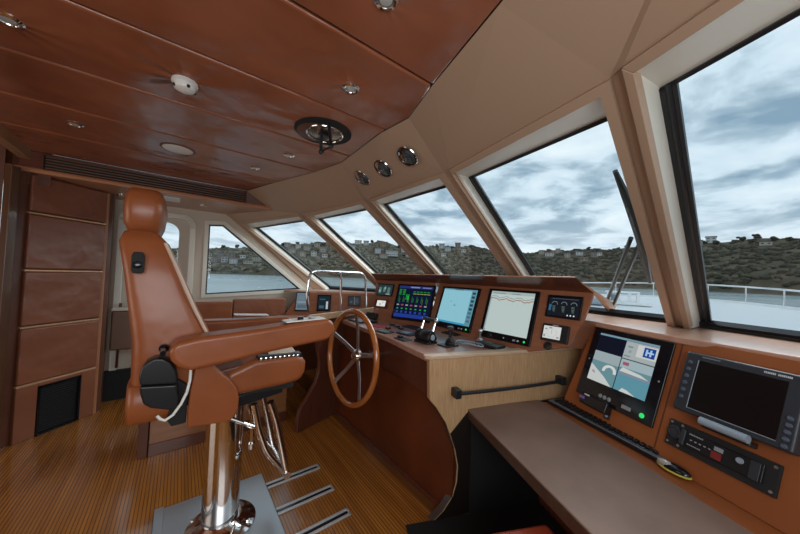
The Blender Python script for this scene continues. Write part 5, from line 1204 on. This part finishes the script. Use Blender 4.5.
# windlass and hatches
wl = onz(622, 304, DZ + .02)
win_ = thing('windlass', 'white anchor windlass frame standing on the foredeck left of the tilted mullion', 'windlass', wl)
fd = nrm(V3(wl[0], wl[1], 0)); sdn = V3(fd[1], -fd[0], 0)
mb = MB(); mb.box(wl + V3(0, 0, .03), (.9, .5, .06), (sdn, fd, V3(0, 0, 1))); obj('base', mb, PAINT, win_, bevel=.01)
mb = MB(); mb.box(wl + V3(0, 0, .24), (.55, .3, .03), (sdn, fd, V3(0, 0, 1))); obj('top', mb, PAINT, win_, bevel=.01)
for a in (-.22, -.05, .12, .25):
    mb = MB(); mb.box(wl + sdn * a + V3(0, 0, .14), (.05, .25, .18), (sdn, fd, V3(0, 0, 1))); obj('bracket', mb, PAINT, win_, bevel=.005)
mb = MB(); mb.lathe(wl - sdn * .13 + V3(0, 0, .06), (0, 0, 1), [(.07, 0), (.05, .05), (.07, .12), (.06, .13)], 16); obj('drum', mb, GREYL, win_)
hq = onz(580, 303, DZ + .02)
mb = MB(); mb.box(hq + V3(0, 0, .07), (.8, .5, .12), (sdn, fd, V3(0, 0, 1))); tag(obj('deck_locker', mb, GREYL, bevel=.02), 'pale grey deck locker beside the wood visor fin end, on the foredeck', 'locker')

# --- water
WZ = -4.0
wm = mat('water', (0.07, 0.125, 0.13), .22, spec=.5); bump(wm, 1.2, .6, .25, 4); mottled(wm, (0.27, 0.36, 0.36), (0.38, 0.47, 0.47), .015, (1, 1, 1), .3, .7)
mb = MB(); n_ = 64; ringv = [V3(1400 * math.cos(2 * math.pi * k / n_), 1400 * math.sin(2 * math.pi * k / n_), WZ) for k in range(n_)]
mb.quad(*ringv)
o = obj('water', mb, wm, smooth=False); tag(o, 'calm grey-green harbour water around the boat', 'water'); o['kind'] = 'stuff'
# --- shore
SKYL = [(-60, 246), (210, 249), (240, 247), (265, 247), (290, 244), (330, 242), (350, 244), (380, 241), (400, 246), (430, 246), (470, 246), (500, 251), (520, 253), (560, 250), (600, 249), (650, 247), (700, 243), (740, 240), (800, 237), (1100, 238)]
def az_of(x):
    r = ray(x, 275 + .03 * (x - 400)); return math.atan2(r[1], r[0])
tab = sorted([(az_of(x), ray(x, y)[2] / math.hypot(*ray(x, y)[:2])) for x, y in SKYL])
azs = np.array([t[0] for t in tab]); tel = np.array([t[1] for t in tab])
def shoreR(az): return 455 + 14 * math.sin(az * 5) + 8 * math.sin(az * 13 + 1)
DEP = 170.0
def ht_(az, r):
    R = shoreR(az); t = (r - R) / DEP
    if t <= 0: return WZ - .5
    top = np.interp(az, azs, tel) * (R + DEP) + EYE[2] - WZ
    tt = min(t, 1.0); s = .10 * min(1, tt * 12) + .90 * (tt ** .85)
    return WZ + top * s + 1.4 * math.sin(az * 60 + r * .05) * tt * (1 if t < 1 else 1)
A0, A1 = az_of(1000), az_of(60)
na, nr = 260, 26
vs = []; fs = []
for i in range(na):
    az = A0 + (A1 - A0) * i / (na - 1)
    for j in range(nr):
        r = shoreR(az) - 6 + (DEP + 60) * j / (nr - 1); vs.append(V3(r * math.cos(az), r * math.sin(az), ht_(az, r)))
for i in range(na - 1):
    for j in range(nr - 1): fs.append([i * nr + j, i * nr + j + 1, (i + 1) * nr + j + 1, (i + 1) * nr + j])
mb = MB(); mb.add(vs, fs)
HM = mat('scrub', (0.07, 0.06, 0.035), .9); mottled(HM, (0.055, 0.048, 0.028), (0.13, 0.10, 0.065), .06, (1, 1, 1), .35, .65, 6)
struct('hillside', mb, HM)
mb = MB()   # rocky foreshore strip
for i in range(0, na - 1):
    a, b = A0 + (A1 - A0) * i / (na - 1), A0 + (A1 - A0) * (i + 1) / (na - 1)
    hh = 1.5 + .9 * abs(math.sin(i * 1.7)); R1, R2 = shoreR(a) - 3, shoreR(b) - 3
    mb.quad(V3(R1 * math.cos(a), R1 * math.sin(a), WZ - .2), V3(R2 * math.cos(b), R2 * math.sin(b), WZ - .2), V3((R2 + 5) * math.cos(b), (R2 + 5) * math.sin(b), WZ + hh), V3((R1 + 5) * math.cos(a), (R1 + 5) * math.sin(a), WZ + hh))
RK_ = mat('shore_rock', (0.2, 0.16, 0.12), .9); mottled(RK_, (0.09, 0.075, 0.055), (0.30, 0.25, 0.19), .25, (1, 1, 1), .35, .65, 4)
struct('foreshore', mb, RK_, smooth=False)
# woodland canopy: uncountable, one object
ico_v = []; ph = (1 + 5 ** .5) / 2
for a in (-1, 1):
    for b in (-ph, ph): ico_v += [V3(0, a, b), V3(a, b, 0), V3(b, 0, a)]
ico_v = [nrm(p) for p in ico_v]
ico_f = []
import itertools
for tri in itertools.combinations(range(12), 3):
    if all(np.linalg.norm(ico_v[a] - ico_v[b]) < 1.1 for a, b in itertools.combinations(tri, 2)): ico_f.append(list(tri))
def blob(mb, c, r, mi=0, rg=random): mb.add([c + V3(*(p * r * (1 + rg.uniform(-.22, .22)))) * 1.0 for p in ico_v], ico_f, mi)
rg = random.Random(11)
CAN = [mottled(mat('foliage_dark', (0.03, 0.035, 0.018), .9), (0.030, 0.030, 0.018), (0.065, 0.058, 0.034), .15), mottled(mat('foliage_olive', (0.07, 0.07, 0.035), .9), (0.085, 0.078, 0.045), (0.15, 0.125, 0.075), .15), mottled(mat('foliage_grey', (0.10, 0.09, 0.065), .9), (0.15, 0.135, 0.095), (0.26, 0.22, 0.16), .15)]
TRUNK = mat('tree_trunk', (0.10, 0.075, 0.055), .9)
# individual skyline trees
FOOT = []
skx = [(222, 10), (236, 9), (250, 12), (262, 8), (282, 8), (296, 7), (322, 8), (347, 7), (371, 8), (398, 7), (436, 7), (451, 5), (470, 6), (548, 6), (566, 7), (588, 6), (626, 7), (641, 6), (704, 5), (716, 7), (741, 12), (753, 9), (757, 11), (775, 7), (790, 7)]
from_names = {222: 'left edge of the triangular window', 250: 'middle of the triangular window', 741: 'rounded crown seen through the right-hand pane', 757: 'flat umbrella crown on a thin trunk in the right-hand pane'}
for x, hpx in skx:
    az = az_of(x); r = shoreR(az) + DEP * rg.uniform(.80, .97); z = ht_(az, r) - 1.5; hm = hpx * r / 287 * .36 + 2
    base = V3(r * math.cos(az), r * math.sin(az), z)
    where = 'in the triangular side window' if x < 265 else 'seen through the first narrow pane' if x < 330 else 'seen through the second pane' if x < 390 else 'seen through the middle pane' if x < 500 else 'seen through the large pane with the wiper' if x < 660 else 'seen through the right-hand pane'
    lab = {222: 'round dark tree on the skyline at the left edge of the triangular window', 236: 'broad dark tree on the skyline, second from left in the triangular window', 250: 'tallest dark tree in the middle of the triangular window', 741: 'rounded dark crown above the ridge in the right-hand pane', 757: 'flat umbrella-shaped crown on the ridge in the right-hand pane'}.get(x, 'small skyline tree on the far ridge ' + where)
    t = thing('tree', lab, 'tree', base, 'skyline trees ' + where)
    mb = MB(); mb.tube([base, base + V3(.3, .2, hm * .6)], [.5, .3], 6); obj('trunk', mb, TRUNK, t)
    mb = MB(); sp_ = 3.2 if x in (741, 757, 250) else 2.2
    for q in range(9): blob(mb, base + V3(rg.uniform(-sp_, sp_), rg.uniform(-sp_, sp_), hm * rg.uniform(.45, .95)), V3(2.3, 2.3, 1.5), 0, rg)
    obj('crown', mb, CAN[0], t, smooth=True, angle=180); FOOT.append((base[0], base[1], sp_ + 2.4))
# houses
WL = [mat('house_white', (0.56, 0.56, 0.54), .8), mat('house_cream', (0.42, 0.38, 0.32), .8), mat('house_grey', (0.26, 0.26, 0.26), .8), mat('house_tan', (0.30, 0.22, 0.16), .8)]
RF = [mat('roof_grey', (0.12, 0.12, 0.13), .8), mat('roof_red', (0.20, 0.09, 0.06), .8), mat('roof_brown', (0.14, 0.10, 0.08), .8)]
WD = mat('house_glass', (0.03, 0.035, 0.045), .2)
def house_at(x, y, wpx, hpx, wi, ri, flat, label, grp):
    az = az_of(x); te = ray(x, y)[2] / math.hypot(*ray(x, y)[:2])
    lo, hi = shoreR(az), shoreR(az) + DEP
    for _ in range(30):
        r = (lo + hi) / 2
        if (ht_(az, r) - EYE[2]) / r < te: lo = r
        else: hi = r
    base = V3(r * math.cos(az), r * math.sin(az), ht_(az, r) - 1.0)
    f_ = nrm(V3(math.cos(az), math.sin(az), 0)); s_ = V3(f_[1], -f_[0], 0); Wd = wpx * r / 340; Hd = hpx * r / 340 + 1; Dp = Wd * .7
    FOOT.append((base[0], base[1], math.hypot(Wd, Dp) * .55)); FOOT.append(tuple((base - f_ * Dp)[:2]) + (Wd * .4,))
    t = thing('house', label, 'house', base, grp)
    up = V3(0, 0, 1); ax = (s_, f_, up)
    mb = MB(); mb.box(base + up * Hd / 2, (Wd, Dp, Hd), ax); obj('walls', mb, WL[wi], t, smooth=False)
    mb = MB()
    if flat: mb.box(base + up * (Hd + .25), (Wd * 1.08, Dp * 1.08, .5), ax)
    else:
        c = base + up * Hd; a, b = s_ * Wd * .56, f_ * Dp * .56
        mb.prism([c - a - b, c - a + b, c - a + up * Hd * .0 + up * 2.2], a * 2)
    obj('roof', mb, RF[ri], t, smooth=False)
    nw = max(2, int(wpx / 2.2)); mb = MB()
    fl = 2 if Hd > 6 else 1
    for k in range(nw):
        for l in range(fl):
            mb.box(base - f_ * (Dp / 2 + .06) + s_ * (Wd * ((k + .5) / nw - .5)) + up * (1 + (Hd - 1) * (l + .5) / fl), (Wd / nw * .45, .12, (Hd - 1) / fl * .36), ax)
    obj('windows', mb, WD, t, smooth=False)
hs = [(214, 262, 4, 4), (219, 259, 5, 4), (224, 262, 6, 5), (231, 257, 6, 4), (233, 263, 7, 4), (242, 258, 5, 3), (248, 263.5, 9, 3), (256, 261, 9, 4), (262, 254, 5, 4),
      (286, 247, 6, 4), (291, 253, 7, 4), (297, 248, 5, 4), (302, 256, 6, 4), (306, 250, 7, 4), (313, 256, 6, 5), (316, 247, 6, 4), (322, 252, 7, 5), (324, 257, 6, 3), (331, 247, 5, 4),
      (352, 249, 5, 4), (357, 244, 8, 4), (365, 245, 6, 4), (369, 250, 6, 4), (377, 253, 7, 5), (382, 247, 6, 4), (383, 258, 9, 4), (391, 256, 14, 6), (404, 252, 8, 5), (408, 257, 7, 4), (399, 246, 6, 4),
      (441, 248, 6, 4), (447, 251, 7, 4), (457, 247, 6, 4), (463, 252, 5, 3), (443, 256, 5, 3),
      (541, 254, 5, 3), (549, 256, 8, 3), (557.5, 252.5, 4, 3), (567, 257, 5, 3), (579, 255, 6, 3), (584, 260.5, 6, 3), (593, 256.5, 4, 3), (599, 256, 4, 3), (699, 245, 4, 3), (711, 242.5, 6, 4), (766, 245, 6, 2)]
for i, (x, y, wd, hh) in enumerate(hs):
    wi = rg.choices([0, 1, 2, 3], [4, 3, 2, 2])[0]; ri = rg.choice([0, 0, 1, 2]); flat = rg.random() < .45
    where = 'in the triangular side window' if x < 265 else 'seen through the first narrow pane' if x < 335 else 'seen through the second pane' if x < 418 else 'seen through the middle pane' if x < 500 else 'seen through the large pane with the wiper' if x < 660 else 'seen through the right-hand pane'
    lab = 'small hillside house across the water ' + where
    if (x, y) == (391, 256): wi, ri, flat, lab = 0, 0, True, 'wide white house, largest building seen through the second pane'
    if (x, y) == (248, 263.5): lab = 'long low pale building near the shore in the triangular window'; wi = 1; flat = True
    if (x, y) == (766, 245): lab = 'low pale roofline half hidden in bush in the right-hand pane'
    house_at(x, y, wd, hh, wi, ri, flat, lab, 'houses ' + where)

mb = MB()
for k in range(5200):
    az = rg.uniform(A0, A1); t = rg.random() ** 1.0; r = shoreR(az) + 4 + t * (DEP - 6)
    rad_ = rg.uniform(1.5, 3.4); z = ht_(az, r); bx_, by_ = r * math.cos(az), r * math.sin(az)
    if any((bx_ - f[0]) ** 2 + (by_ - f[1]) ** 2 < (f[2] + rad_ * 1.35) ** 2 for f in FOOT): continue
    px_az = az > az_of(470)   # the built-up slope is greyer
    mi = rg.choices([0, 1, 2], [1, 3, 6] if px_az else [9, 2, 0])[0]
    blob(mb, V3(r * math.cos(az), r * math.sin(az), z + rad_ * .05), V3(rad_ * 1.3, rad_ * 1.3, rad_), mi, rg)
o = obj('woodland', mb, CAN, smooth=True, angle=180); tag(o, 'dense olive and grey bush covering the far hillside', 'woodland'); o['kind'] = 'stuff'
